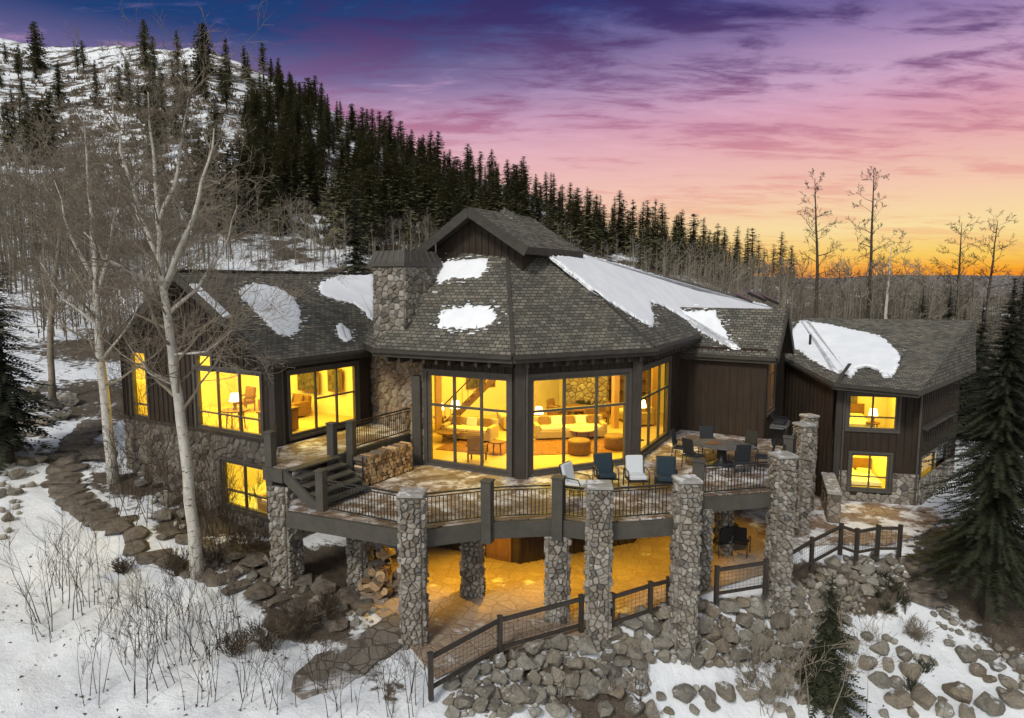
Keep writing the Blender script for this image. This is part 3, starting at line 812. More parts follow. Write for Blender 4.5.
# stone chimney breast between the left wing and the great room
m = MB(); rng = random.Random(8); dS = (P0 - W3E).normalized(); LS = (P0 - W3E).length
nS = V((dS.y, -dS.x, 0))
m.obox(W3E + UPV * 0 - nS * .3, dS * LS, nS * .298, UPV * 7.3, 1); stones(m, W3E, dS, UPV, LS, 7.2, .21, .075, rng)
m.build('stone_breast', [M['stone_warm'], M['mortar']], house)
# right wing
s_u = lambda u, v: on_wall(K, E1, u, v)[0]
LR = s_u(920, 450)
r1 = wrect(K, E1, (849, 394), (897, 431)); r2 = wrect(K, E1, (851, 453), (888, 491))
wall(K, E1, LR, -.4, 5.3, [r1, r2]); window(K, E1, r1, (.5,), (.36,), 'upper lit window of the right wing'); window(K, E1, r2, (.5,), (.36,), 'lower lit window of the right wing')
m = MB(); m.box((K.x, K.y, 2.6), (.26, .26, 5.6), math.atan2(E1.y, E1.x)); m.build('corner_post', M['trim'], house)
KR = K + E1 * LR; DR = V((.70, .714, 0))
r3 = wrect(KR, DR, (921, 459), (946, 483)); wall(KR, DR, 6.4, -.4, 5.3, [r3]); window(KR, DR, r3, (.5,), (.36,), 'small lit window beside the spruce')
m = MB(); rng = random.Random(12); h2 = (r2[0] - .12, r2[1] + .12, r2[2] + .4 - .12, r2[3] + .4 + .1)
stones(m, K - UPV * .4 - E2 * .055, E1, UPV, LR, 1.75, .2, .06, rng, [h2])
for sa, sb in ((0.14, h2[0]), (h2[1], LR)): m.obox(K + E1 * sa - UPV * .4 - E2 * .055, E1 * (sb - sa), E2 * .05, UPV * 1.74, 1)
stones(m, KR - UPV * .4 + V((DR.y, -DR.x, 0)) * .05, DR, UPV, 6.0, 1.5, .2, .06, rng)
m.obox(KR - UPV * .4, DR * 6.0, V((DR.y, -DR.x, 0)) * .045, UPV * 1.49, 1)
m.build('stone_base', [M['stone'], M['mortar']], house)
m = MB(); m.obox(KR + V((DR.y, -DR.x, 0)) * .01 + UPV * 3.3, DR * 5.0, V((DR.y, -DR.x, 0)) * .22, UPV * .12); m.build('awning_board', M['fascia'], house)
# lower storey behind the deck
l1 = wrect(P1, D12, (541, 536), (558, 551)); l1[2] = 1.15; l1[3] = 2.1
wall(P1, D12, L12, -.1, FZ, [l1], batten=.3); window(P1, D12, l1, (), (), 'small lit window under the deck')
wall(P0, D01, L01, -.1, FZ, batten=.3); wall(P2, D23, L23, -.1, FZ)
m = MB()
n01 = V((D01.y, -D01.x, 0)); m.obox(P0 + D01 * 2.55 + n01 * .002, D01 * .95, n01 * .06, UPV * 2.15)
for j in range(3): m.obox(P0 + D01 * 2.63 + n01 * .06 + UPV * (.15 + j * .66), D01 * .79, n01 * .02, UPV * .55)
m.build('door', M['brown_wood'], house)
# back of the shell
def back(pts, z0, z1):
    m = MB()
    for p, q in zip(pts[:-1], pts[1:]):
        p, q = V((*p, 0)), V((*q, 0)); d = (q - p).normalized(); n = V((d.y, -d.x, 0))
        m.obox(p + UPV * z0 - n * .2, q - p, n * .2, UPV * (z1 - z0))
    m.build('wall', M['siding'], house)
_b = B1 + AX * 4.2
back([(_b.x, _b.y), (15.2, 41.0), (8, 47), (-3, 37), tuple((KL + AX * 12)[:2]), tuple((OL + AX * 12)[:2]), tuple(OL[:2])], 0, 6.9)
_c = KR + DR * 6.4; _d = K + E2 * 12
back([(_c.x, _c.y), (22, 42), (_d.x, _d.y)], -.4, 5.3)

# ------------------------------------------------------------------ roofs
roofs = {}
def roof(name, pts, th=.24, label=None):
    m = MB(); m.slab(pts, th, 0, 1); o = m.build(name, [M['roof'], M['fascia']], house)
    if label: o['label'] = label
    return o
EV = 7.2
Q0, Q1, Q2, Q3 = V((-4.87, 23.84, EV)), V((.03, 21.55, EV)), V((5.05, 24.05, EV)), V((8.75, 30.9, EV))
AP = V((-.3, 27.4, 12.4))
plA = plane(Q0, Q1, AP); plB = plane(Q1, Q2, AP); plC = plane(Q2, Q3, AP)
S1 = on_plane(656, 273, plC); S2 = on_plane(770, 305, plC); S0 = on_plane(590, 254, plC)
dC = (Q3 - Q2).normalized(); QE = Q2 + dC * ((S2 - Q2).dot(dC) + .5)
m = MB()
for pts in ([Q0, Q1, AP], [Q1, Q2, AP], [Q2, QE, S2, S1, S0, AP]): m.slab(pts, .24, 0, 1)
PB1, PB2, PB3 = V((-7.2, 29.5, EV)), V((-3.6, 36.5, EV)), V((6, 46, EV - .5))
for pts in ([PB1, Q0, AP], [PB2, PB1, AP], [PB2, AP, S0], [PB3, PB2, S0], [PB3, S0, S1], [PB3, S1, S2], [PB3, S2, QE]): m.slab(pts, .2, 0, 1)
m.build('roof', [M['roof'], M['fascia']], house)
# hip caps
m = MB()
for p in (Q1, Q2): m.beam(p.lerp(AP, .0) + UPV * .02, p.lerp(AP, .80) + UPV * .0, .13, .06)
m.build('hip_cap', M['fascia'], house)
# left wing
rz0 = KL + BX * .62 - AX * .6; re0 = V((rz0.x, rz0.y, 7.0)); rg = KL - BX * 4.2 - AX * .6; rg0 = V((rg.x, rg.y, 9.9)); rl = KL - BX * 9.05 - AX * .6; rl0 = V((rl.x, rl.y, 7.0))
plL = plane(re0, rg0, re0 + AX)
m = MB(); m.slab([re0, re0 + AX * 8, rg0 + AX * 12, rg0], .24, 0, 1); m.slab([rg0, rg0 + AX * 12, rl0 + AX * 12, rl0], .24, 0, 1); m.build('roof', [M['roof'], M['fascia']], house, )
m = MB(); m.beam(rg0 + UPV * .02, rg0 + AX * 12 + UPV * .02, .26, .06); m.build('ridge_cap', M['fascia'], house)
m = MB()
for p, q in ((re0, rg0), (rg0, rl0)): m.beam(p - AX * .03 - UPV * .17, q - AX * .03 - UPV * .17, .05, .3)
m.build('barge_board', M['fascia'], house)
# bay gable
F0 = V((10.75, 27.6, 6.45)); AG = F0 + AX * 2.0 + UPV * 1.9; FB = F0 + AX * 4.0
plD = plane(F0, AG, F0 + BX)
def meet(p, d, pl):              # point where a line meets a plane
    t = (pl[1] - pl[0].dot(p)) / pl[0].dot(d); return p + d * t
va = meet(V((Q3.x, Q3.y, EV)), dC, plD); vr = meet(AG, -BX, plC)
le = F0 - BX * 4.3
m = MB(); m.slab([F0, AG, vr, va, le], .2, 0, 1); m.slab([AG, FB, FB - BX * 2.0, vr], .2, 0, 1); m.build('bay_roof', [M['roof'], M['fascia']], house)
m = MB(); o1 = B1 + UPV * 6.45 + BX * .0; o2 = o1 + AX * 4.0; o3 = o1 + AX * 2.0 + UPV * 1.75
m.face([o1, o2, o3]); m.build('gable_wall', M['siding'], house)
m = MB()
for p, q in ((F0, AG), (AG, FB)): m.beam(p + BX * .05 - UPV * .13, q + BX * .05 - UPV * .13, .06, .3)
m.build('barge_board', M['fascia'], house)
# right wing
E = V((13.62, 28.55, 5.27)); LBk = V((15.75, 40.2, 5.27)); R0 = on_plane(806, 318, plane(V((0, 36.5, 0)), V((1, 36.5, 0)), V((0, 36.5, 1)))); R1 = at_y(975, 320, 34.6); FR = at_z(920, 391, 5.2); RR = V((23.3, 34.0, 5.2))
L1 = at_y(776, 353, 33.0); plE = plane(E, FR, R0); plF = plane(E, L1, R0)
m = MB(); m.slab([E, FR, R1, R0], .22, 0, 1); m.slab([L1, E, R0], .22, 0, 1); m.slab([LBk + V((-2, 1, .8)), L1, R0], .22, 0, 1); m.slab([FR, RR, R1], .22, 0, 1); m.slab([R0, R1, RR + V((2, 6, 0)), LBk + V((2, 4, 0))], .2, 0, 1)
m.build('wing_roof', [M['roof'], M['fascia']], house)
m = MB(); p, q = L1 + V((.16, -.1, 0)), E + V((.16, .35, 0)); d = V((q.x - p.x, q.y - p.y, 0)); LL = d.length; d.normalize(); n = V((d.y, -d.x, 0))
m.face([V((p.x, p.y, -.2)), V((q.x, q.y, -.2)), q - UPV * .1, p - UPV * .1])
for i in range(15):
    f = (i + .5) / 15; c = p.lerp(q, f); m.obox(V((c.x, c.y, -.15)) - d * .03, d * .06, n * .035, UPV * (c.z - .2))
m.build('wall', M['siding'], house)
m = MB(); pk = on_plane(848, 366, plE) + UPV * .12; m.slab([E + UPV * .03 - E2 * .1, pk, pk + E1 * .14, E + E1 * .16 + UPV * .03 - E2 * .1], .08); m.build('valley_flashing', M['fascia'], house)
# fascia boards and gutters along the eaves
m = MB()
for p, q in ((Q0, Q1), (Q1, Q2), (Q2, va), (re0, re0 + AX * 4.75), (le, F0), (E, FR), (L1, E)):
    d = (q - p).normalized(); n = V((d.y, -d.x, 0)).normalized()
    m.beam(p + n * .03 - UPV * .15, q + n * .03 - UPV * .15, .05, .26)
    m.beam(p + n * .10 - UPV * .09, q + n * .10 - UPV * .09, .11, .10)
m.build('fascia', M['fascia'], house)
m = MB()                                     # exposed rafter tails in the shade of the big eave
for p, q in ((Q0, Q1), (Q1, Q2), (Q2, Q3)):
    d = (q - p).normalized(); n = V((d.y, -d.x, 0)); k = int((q - p).length / .5)
    for i in range(1, k): m.obox(p + d * (i * .5) - n * .75 - UPV * .46, d * .09, n * .72, UPV * .17)
    m.obox(p + d * .3 - n * .62 - UPV * .30, q - p - d * .6, n * .05, UPV * .12)
m.build('eave_framing', M['trim'], house)
# cupola
G = V((-1.58, 25.35, 12.22)); hw = 2.45; rise = 1.5
m = MB(); c0 = G - BX * hw - UPV * rise; c1 = G + BX * hw - UPV * rise
m.slab([c0, G, G + AX * 4.6, c0 + AX * 4.6], .26, 0, 1); m.slab([G, c1, c1 + AX * 4.6, G + AX * 4.6], .26, 0, 1)
cr_ = m.build('cupola_roof', [M['roof'], M['fascia']], house)
m = MB()
for p, q in ((c0, G), (G, c1)): m.beam(p - AX * .03 - UPV * .17, q - AX * .03 - UPV * .17, .06, .34)
m.build('barge_board', M['fascia'], house)
m = MB(); o = G + AX * .55; w_ = 1.95
m.obox(V((o.x, o.y, 9.6)) - BX * w_, BX * w_ * 2, AX * 3.5, UPV * 1.12)
t0, t1, t2 = V((o.x, o.y, 10.7)) - BX * w_, V((o.x, o.y, 10.7)) + BX * w_, o - UPV * .26
m.face([t0, t1, t2])
for i in range(14):
    s = -w_ + .14 + i * .285; hh = .02 + (12.0 - 10.72) * (1 - abs(s) / w_)
    if hh > .1: m.obox(V((o.x, o.y, 10.25)) + BX * (s - .03) - AX * .002, BX * .06, -AX * .03, UPV * (hh + .42))
m.build('cupola_wall', M['siding'], house)
# chimney
CC = on_plane(405, 329, plA)
m = MB(); rng = random.Random(21); lx, ly = 1.42, 1.95
o = V((CC.x, CC.y, 7.2)) - BX * lx
m.obox(o + BX * .004 + AX * .004, BX * (lx - .008), AX * (ly - .008), UPV * 2.85, 1)
stones(m, o, BX, UPV, lx, 2.85, .17, .06, rng); stones(m, o + BX * lx, AX, UPV, ly, 2.85, .17, .06, rng); stones(m, o + AX * ly, -AX, UPV, ly, 2.85, .17, .06, rng)
chim = m.build('chimney', [M['stone'], M['mortar']], house)
m = MB(); z0 = 10.05; ov = .12; oo = V((o.x, o.y, z0)) - BX * ov - AX * ov; X_, Y_ = BX * (lx + 2 * ov), AX * (ly + 2 * ov)
m.obox(oo, X_, Y_, UPV * .14)
b = [oo + UPV * .14, oo + UPV * .14 + X_, oo + UPV * .14 + X_ + Y_, oo + UPV * .14 + Y_]; c = sum(b, V((0, 0, 0))) / 4; tp = [c + (p - c) * .82 + UPV * .42 for p in b]
for i in range(4): m.face([b[i], b[(i + 1) % 4], tp[(i + 1) % 4], tp[i]])
m.face(tp)
for i in range(1, 6):
    f = i / 6; m.beam(b[0].lerp(b[1], f), tp[0].lerp(tp[1], f), .03, .05); m.beam(b[1].lerp(b[2], f), tp[1].lerp(tp[2], f), .03, .05)
for i in range(4): m.beam(tp[i] - UPV * .02, tp[i] + UPV * .3, .05, .05)
m.build('chimney_cap', M['frame'], chim)
m = MB(); p = on_plane(402, 329, plA); q = on_plane(376, 329, plA); r_ = on_plane(437, 303, plA)
m.beam(V((CC.x, CC.y, 0)) + UPV * (CC.z + .06) + BX * .06 - AX * .08, V((CC.x, CC.y, 0)) + AX * ly + BX * .06 + UPV * (on_plane(437, 303, plA).z + .1), .10, .14)
m.build('flashing', M['frame'], chim)
# skylights on the long slope
for u0, v0, u1, v1 in ((735, 297, 751, 304), (747, 294, 765, 302), (760, 297, 778, 305)):
    sk = MB(); p, q = on_plane(u0, v0, plC), on_plane(u1, v1, plC); d = (q - p); n = plC[0]
    if n.z < 0: n = -n
    e = n.cross(d).normalized()
    sk.obox(p, d, e * .5, n * .2); s_ = sk.build('skylight', M['frame'], house)
    g = MB(); a0 = p + n * .204 + d * .06 + e * .06; g.face([a0, a0 + d * .88, a0 + d * .88 + e * .38, a0 + e * .38]); g.build('pane', M['blackenamel'], s_)
# vent pipe on the right wing roof
m = MB(); p = on_plane(810, 345, plE); m.cyl(p - UPV * .1, .06, .6, 8); m.build('vent_pipe', M['metal'], house)

# ------------------------------------------------------------------ rooms behind the windows
WARM = (1.0, .69, .05)
def area(name, loc, sx, sy, w, col=WARM, rot=(0, 0, 0)):
    l = bpy.data.lights.new(name, 'AREA'); l.shape = 'RECTANGLE'; l.size = sx; l.size_y = sy; l.energy = w; l.color = col
    o = bpy.data.objects.new(name, l); COL.objects.link(o); o.location = loc; o.rotation_euler = rot
def point(name, loc, w, col=WARM, r=.12):
    l = bpy.data.lights.new(name, 'POINT'); l.energy = w; l.color = col; l.shadow_soft_size = r
    o = bpy.data.objects.new(name, l); COL.objects.link(o); o.location = loc
def shrink(poly, d):
    c = sum((V((*p[:2], 0)) for p in poly), V((0, 0, 0))) / len(poly); out = []
    for p in poly:
        q = V((*p[:2], 0)); out.append(tuple((q + (c - q).normalized() * d)[:2]))
    return out
def room(poly, z0, z1, walls, mat='cream'):
    poly = [tuple(p[:2]) for p in poly]; ins = shrink(poly, .26)
    m = MB(); m.prism(ins, z0 - .1, z0 + .012); m.build('floor', M['oak'], house)
    m = MB(); m.prism(ins, z1, z1 + .06); m.build('ceiling', M['cream'], house)
    m = MB(); c = sum((V((*p, 0)) for p in ins), V((0, 0, 0))) / len(ins)
    for i in walls:
        p, q = V((*ins[i], 0)), V((*ins[(i + 1) % len(ins)], 0)); d = q - p; n = V((-d.y, d.x, 0)).normalized()
        if (c - p).dot(n) < 0: n = -n
        m.obox(p + UPV * (z0 + .013), d, n * .08, UPV * (z1 - z0 - .015))
    m.build('interior_wall', M[mat], house)
M['honey'] = m_wood('honey_wood_panel', (.34, .19, .08), (.50, .31, .15), (3, 3, 1), .6)
room([P0, P1, P2, P3b, (8.4, 33.5), (2.5, 35.5), (-4.2, 31.5), W3E], FZ, 7.05, (3, 4, 5, 6, 7))
room([OL, KL, KL + AX * 5.2, OL + AX * 5.2], 4.0, 6.95, (2, 3), 'cream')
room([OL + DL * 4.5, KL, KL + AX * 4.2, OL + DL * 4.5 + AX * 4.2], .9, 3.85, (1, 2, 3))
room([K, KR, KR + E2 * 4.5, K + E2 * 4.5], 2.5, 5.05, (1, 2, 3)); room([K, KR, KR + E2 * 4.5, K + E2 * 4.5], -.1, 2.35, (1, 2, 3))
room([KR, KR + DR * 4.0, KR + DR * 4.0 + V((-2.6, 2.6, 0)), KR + V((-.1, 4.6, 0))], -.1, 2.35, (1, 2, 3))
room([B1, B1 + AX * 3.6, B1 + AX * 3.6 - BX * 2.6, B1 - BX * 2.6], FZ, 6.4, (1, 2, 3))
room([P1, P2, P2 + V((-1.4, 3.5, 0)), P1 + V((.4, 3.5, 0))], 0, 2.7, (1, 2, 3))
area('great_room_light', (1.2, 26.3, 7.0), 5, 3, 700); area('great_room_light', (.5, 30.2, 7.0), 7, 3, 570); area('great_room_light', (6.0, 29.8, 7.0), 2, 3, 190)
area('left_wing_light', tuple((KL - BX * 2.2 + AX * 2.2)[:2]) + (6.9,), 3, 3, 380); area('left_wing_light', tuple((KL - BX * 6.6 + AX * 2.2)[:2]) + (6.9,), 3, 3, 380)
area('left_lower_light', tuple((KL - BX * 2.2 + AX * 2.0)[:2]) + (3.8,), 2.5, 2.5, 150)
area('right_upper_light', tuple((K + E1 * 1.7 + E2 * 2)[:2]) + (5.0,), 2, 2.4, 150); area('right_lower_light', tuple((K + E1 * 1.7 + E2 * 2)[:2]) + (2.3,), 2, 2.4, 150)
area('corner_room_light', tuple((KR + DR * 2 + V((-1.2, 2.0, 0)))[:2]) + (2.3,), 1.6, 1.6, 150)
area('bay_light', tuple((B1 + AX * 1.6 - BX * 1.2)[:2]) + (6.3,), 1.6, 2, 90, (1, .48, .08)); area('basement_light', (2.2, 25, 2.6), 2, 1.5, 60)

# furniture inside
M['honey'] = m_wood('honey_wood_panel', (.34, .19, .08), (.50, .31, .15), (3, 3, 1), .6)
M['rug'] = m_plain('patterned_rug', (.20, .09, .05), .95, .6, 9)
M['art'] = m_plain('dark_painting', (.09, .075, .05), .6, .9, 5)
def rug(label, x, y, z, sx, sy, rz):
    m = MB(); m.rbox((x, y, z + .012), (sx, sy, .024), rz, .01); tag(m.build('rug', M['rug']), label, 'rug')
def timber(x, y, z0, z1):
    m = MB(); m.box((x, y, (z0 + z1) / 2), (.26, .26, z1 - z0), .4); m.build('timber_post', M['honey'], house)
def picture(label, A, d, s, z, w, h):
    t = thing('painting', label, 'painting', (A.x + d.x * s, A.y + d.y * s, z)); n = V((d.y, -d.x, 0)); o = V((A.x, A.y, z)) + d * s + n * .02
    m = MB(); m.obox(o, d * w, n * .04, UPV * h); m.build('frame', M['brown_wood'], t); m = MB(); m.obox(o + d * .06 + n * .042 + UPV * .06, d * (w - .12), n * .006, UPV * (h - .12)); m.build('canvas', M['art'], t)
for x, y, l in ((-2.3, 27.4, 'added glowing floor lamp behind the left window of the great room'), (5.3, 27.6, 'added glowing floor lamp by the side window of the great room')):  # glowing lamps added to put bright spots behind the great room windows
    t = thing('added_floor_lamp', l, 'lamp', (x, y, 3.013)); m = MB(); m.cyl((x, y, 3.013), .15, .03, 16); m.tube([V((x, y, 3.02)), V((x, y, 4.5))], .015, 6); m.build('stand', M['metal'], t); m = MB(); m.lathe((x, y, 4.4), [(.22, 0), (.15, .3)], 18); m.build('lamp_shade', M['lamp_shade'], t, True)
rug('red brown rug under the long sofa group', 2.6, 26.6, 3.013, 4.2, 2.4, R(8)); rug('red brown rug under the left sofa group', -1.3, 26.6, 3.013, 2.8, 2.2, R(-20))
for x, y in ((-3.2, 29.2), (.9, 31.6), (4.6, 30.0), (6.4, 30.6)): timber(x, y, 3.02, 7.04)
picture('large dark painting on the back wall of the great room', V((-3.4, 31.6, 0)), (V((2.3, 35.1, 0)) - V((-3.4, 31.6, 0))).normalized(), 1.4, 4.4, 1.6, 1.1)
picture('dark painting on the back wall of the left wing', KL + AX * 4.85 - BX * 4.9, BX, .6, 4.9, 1.3, .9)
picture('second dark painting on the back wall of the left wing', KL + AX * 4.85 - BX * 2.9, BX, .4, 5.0, .8, 1.0)
picture('dark painting over the bed in the upper right wing room', K + E2 * 4.12 + E1 * .5, E1, .3, 3.6, .9, .7)
m = MB(); rngf = random.Random(5); stone_block(m, (3.6, 32.6), 2.0, .7, 3.02, 7.0, R(-12), .2, rngf, .06, 'flr'); fp = m.build('indoor_fireplace', [M['stone_warm'], M['mortar']], house); m = MB(); m.box((3.52, 32.23, 3.5), (.9, .06, .75), R(-12)); m.build('firebox', M['metal'], fp)
for i in range(4): m = MB(); m.beam((-3.5 + i * 3, 24.2 + (i in (1, 2)) * -.9 + (i == 3) * 2.2, 6.9), (-2.6 + i * 3, 31.2, 6.9), .2, .26); m.build('ceiling_beam', M['honey'], house)
def rotz(x, y, rz): return (x * math.cos(rz) - y * math.sin(rz), x * math.sin(rz) + y * math.cos(rz))
def placed(o, x, y, z, rz): o.location = (x, y, z); o.rotation_euler = (0, 0, rz); return o
def sofa(label, L, x, y, z, rz, mat='sofa', pillows=3):
    t = thing('sofa', label, 'sofa')
    m = MB(); m.rbox((0, .02, .24), (L, .92, .32), 0, .04); m.build('base', M[mat], t)
    m = MB(); m.rbox((0, .38, .62), (L, .22, .5), 0, .05, tilt=-.12); m.build('backrest', M[mat], t)
    for s in (-1, 1):
        m = MB(); m.rbox((s * (L / 2 - .09), .0, .48), (.2, .9, .36), 0, .05); m.build('armrest', M[mat], t)
    n = max(2, round((L - .4) / .8))
    for i in range(n):
        m = MB(); w = (L - .42) / n; m.rbox((-L / 2 + .21 + w * (i + .5), -.06, .47), (w - .02, .72, .16), 0, .05); m.build('seat_cushion', M['cream' if mat == 'sofa' else mat], t)
    for i in range(pillows):
        m = MB(); m.rbox((-L / 2 + .45 + (L - .9) * i / max(1, pillows - 1), .2, .70), (.45, .14, .4), 0, .05, tilt=-.3); m.build('pillow', M['cushion_w' if i % 2 else 'leather'], t)
    return placed(t, x, y, z, rz)
def round_stool(label, name, cat, r, h, x, y, z, mat, group=None):
    t = thing(name, label, cat, (0, 0, 0), group)
    m = MB(); m.lathe((0, 0, 0), [(r * .92, .02), (r, .06), (r, h - .12)], 28); m.build('body', M[mat], t, True)
    m = MB(); m.lathe((0, 0, 0), [(r * 1.01, h - .12), (r * 1.02, h - .05), (r * .9, h), (.001, h + .01)], 28); m.build('cushion', M['cream' if mat != 'leather' else mat], t, True)
    return placed(t, x, y, z, 0)
def small_table(label, r, h, x, y, z, mat='brown_wood', name='side_table'):
    t = thing(name, label, 'table')
    m = MB(); m.cyl((0, 0, h - .05), r, .05, 28); m.build('tabletop', M[mat], t)
    for i in range(4):
        a = math.pi / 4 + i * math.pi / 2; m = MB(); m.tube([(r * .72 * math.cos(a), r * .72 * math.sin(a), 0), (r * .6 * math.cos(a), r * .6 * math.sin(a), h - .05)], [.025, .03], 6); m.build('leg', M['brown_wood'], t)
    return placed(t, x, y, z, 0)
def in_chair(label, x, y, z, rz, mat='leather', group=None):
    t = thing('armchair', label, 'chair', (0, 0, 0), group)
    m = MB(); m.rbox((0, 0, .40), (.62, .62, .18), 0, .05); m.build('seat', M[mat], t)
    m = MB(); m.rbox((0, .28, .74), (.60, .13, .55), 0, .05, tilt=-.15); m.build('backrest', M[mat], t)
    for sx in (-1, 1):
        m = MB(); m.beam((sx * .33, -.28, .62), (sx * .33, .3, .64), .06, .05); m.beam((sx * .33, -.27, .3), (sx * .33, -.27, .6), .05, .05); m.build('armrest', M['brown_wood'], t)
        for sy in (-1, 1):
            m = MB(); m.beam((sx * .27, sy * .25, 0), (sx * .28, sy * .26, .32), .05, .05); m.build('leg', M['brown_wood'], t)
    return placed(t, x, y, z, rz)
def table_lamp(label, x, y, z):
    t = thing('table_lamp', label, 'lamp')
    m = MB(); m.lathe((0, 0, 0), [(.09, 0), (.09, .03), (.04, .08), (.08, .2), (.03, .34)], 14); m.build('base', M['brown_wood'], t, True)
    m = MB(); m.lathe((0, 0, 0), [(.20, .32), (.13, .62)], 20); m.build('lamp_shade', M['lamp_shade'], t, True)
    return placed(t, x, y, z, 0)
Zf = FZ + .013
p = at_z(478, 441, Zf); sofa('tan sofa with pillows behind the left great room window', 2.2, p.x - .35, p.y + .3, Zf, R(-20))
p = at_z(505, 430, Zf); sofa('second tan sofa further back behind the left great room window', 2.0, p.x + .2, p.y + .8, Zf, R(-80))
p = at_z(477, 462, Zf); in_chair('brown armchair nearest the left great room window', p.x, p.y + .1, Zf, R(170))
p = at_z(497, 455, Zf); small_table('small side table beside the brown armchair', .28, .5, p.x, p.y + .1, Zf)
p = at_z(452, 441, Zf); small_table('low coffee table before the tan sofa', .5, .42, p.x - .1, p.y - .1, Zf)
p = at_z(565, 438, Zf); sofa('long tan sofa behind the right great room window', 3.0, p.x + .2, p.y + .1, Zf, R(8), pillows=5)
p = at_z(622, 425, Zf); sofa('tan sofa set crosswise behind the round ottomans', 2.2, p.x + .6, p.y + .6, Zf, R(-70), pillows=3)
p = at_z(580, 456, Zf); round_stool('round brown ottoman left of its twin by the window', 'ottoman', 'ottoman', .44, .55, p.x, p.y + .35, Zf, 'leather', 'round ottomans by the great room window')
p = at_z(617, 451, Zf); round_stool('round brown ottoman nearest the window corner post', 'ottoman', 'ottoman', .44, .55, p.x, p.y + .35, Zf, 'leather', 'round ottomans by the great room window')
p = at_z(580, 440, Zf); small_table('round pale coffee table between sofa and ottomans', .55, .45, p.x + .1, p.y + .2, Zf, 'cream', 'coffee_table')
p = at_z(533, 436, Zf); small_table('wooden end table at the end of the long sofa', .3, .6, p.x + .25, p.y + .2, Zf); table_lamp('lit table lamp on the end table of the long sofa', p.x + .25, p.y + .2, Zf + .6)
p = at_z(440, 430, Zf); small_table('wooden end table beside the stair', .3, .6, p.x, p.y, Zf); table_lamp('lit table lamp on the end table beside the stair', p.x, p.y, Zf + .6)
# open timber stair at the back, a round dining table and pendant bowls
t = thing('staircase', 'open timber staircase at the back of the great room', 'staircase', (-1.6, 29.4, Zf))
for i in range(13):
    m = MB(); m.box((-2.9 + i * .27, 29.6 + i * .02, Zf + .25 + i * .27), (.30, 1.1, .07), 0); m.build('tread', M['brown_wood'], t)
for s in (-.5, .5):
    m = MB(); m.beam((-3.05, 29.55 + s, Zf + .1), (.45, 29.85 + s, Zf + 3.55), .06, .24); m.build('stringer', M['brown_wood'], t)
m = MB()
for i in range(14): m.tube([(-2.9 + i * .25, 29.1, Zf + .3 + i * .25), (-2.9 + i * .25, 29.1, Zf + 1.2 + i * .25)], .012, 4)
m.beam((-3.0, 29.1, Zf + 1.15), (.4, 29.1, Zf + 4.55), .05, .05); m.build('banister', M['metal'], t)
small_table('round dining table deep in the great room', .8, .76, 3.0, 31.0, Zf, 'brown_wood', 'dining_table')
for i in range(5):
    a = i * 1.257; in_chair('brown dining chair at the round table deep in the room', 3.0 + 1.15 * math.cos(a), 31.0 + 1.15 * math.sin(a), Zf, a - math.pi / 2, 'leather', 'chairs round the indoor dining table')
for i, (x, y, z, l) in enumerate(((1.0, 29.0, 5.5, 'left'), (2.6, 30.2, 5.5, 'middle'), (4.1, 29.4, 5.5, 'right'))):
    t = thing('pendant_lamp', 'white bowl pendant lamp, the %s one over the great room' % l, 'lamp', (x, y, z), 'bowl pendants of the great room')
    m = MB(); m.lathe((x, y, z), [(.02, 0), (.3, .04), (.46, .14), (.5, .22)], 24); m.build('bowl', M['lamp_shade'], t, True)
    m = MB(); m.tube([(x, y, z + .2), (x, y, 7.05)], .015, 5); m.build('rod', M['metal'], t)
t = thing('bookcase', 'tall wooden bookcase against the back wall of the great room', 'bookcase', (5.6, 33.2, Zf))
m = MB(); m.box((5.6, 33.35, Zf + 1.2), (2.0, .05, 2.4), R(-18)); m.build('back_panel', M['brown_wood'], t)
for i in range(5):
    m = MB(); m.box((5.6, 33.2, Zf + .05 + i * .58), (2.0, .35, .05), R(-18)); m.build('shelf', M['brown_wood'], t)
for s in (-1, 1):
    m = MB(); m.box((5.6 + s * .97, 33.2 - s * .31, Zf + 1.2), (.06, .36, 2.4), R(-18)); m.build('side_panel', M['brown_wood'], t)
# left wing: bed-like sofa, lamps and a painting; lower room: table; right wing: lamps and a bed
c = KL - BX * 2.6 + AX * 2.4; in_chair('leather armchair behind the triple lit window', c.x, c.y, 4.013, R(160))
c = KL - BX * 4.0 + AX * 3.8; sofa('leather sofa at the back of the left wing room', 2.2, c.x, c.y, 4.013, R(-31), 'leather')
c = KL - BX * 3.4 + AX * 1.0; small_table('wooden table just inside the triple lit window', .5, .75, c.x, c.y, 4.013); table_lamp('lit lamp on the table inside the triple window', c.x, c.y, 4.763)
c = KL - BX * 1.5 + AX * 1.4; t = thing('sideboard', 'low brown sideboard behind the glazed doors', 'sideboard', (c.x, c.y, 4.013))
m = MB(); m.box((c.x, c.y, 4.45), (1.4, .5, .8), R(59)); m.build('body', M['brown_wood'], t); m = MB(); m.box((c.x, c.y, 4.87), (1.5, .56, .05), R(59)); m.build('top', M['brown_wood'], t)
for i in (-1, 0, 1):
    q = c + AX * i * .44 + BX * .255; m = MB(); m.box((q.x, q.y, 4.45), (.40, .03, .62), R(59)); dd_ = m.build('door', M['brown_wood'], t)
c = KL - BX * 1.7 + AX * 1.6; sofa('tan sofa in the lower room behind the stone wall', 1.8, c.x, c.y, .913, R(-31))
c = K + E1 * 1.9 + E2 * 2.0; table_lamp('lit lamp in the upper right wing room', c.x, c.y, 3.15); small_table('nightstand in the upper right wing room', .3, .62, c.x, c.y, 2.52)
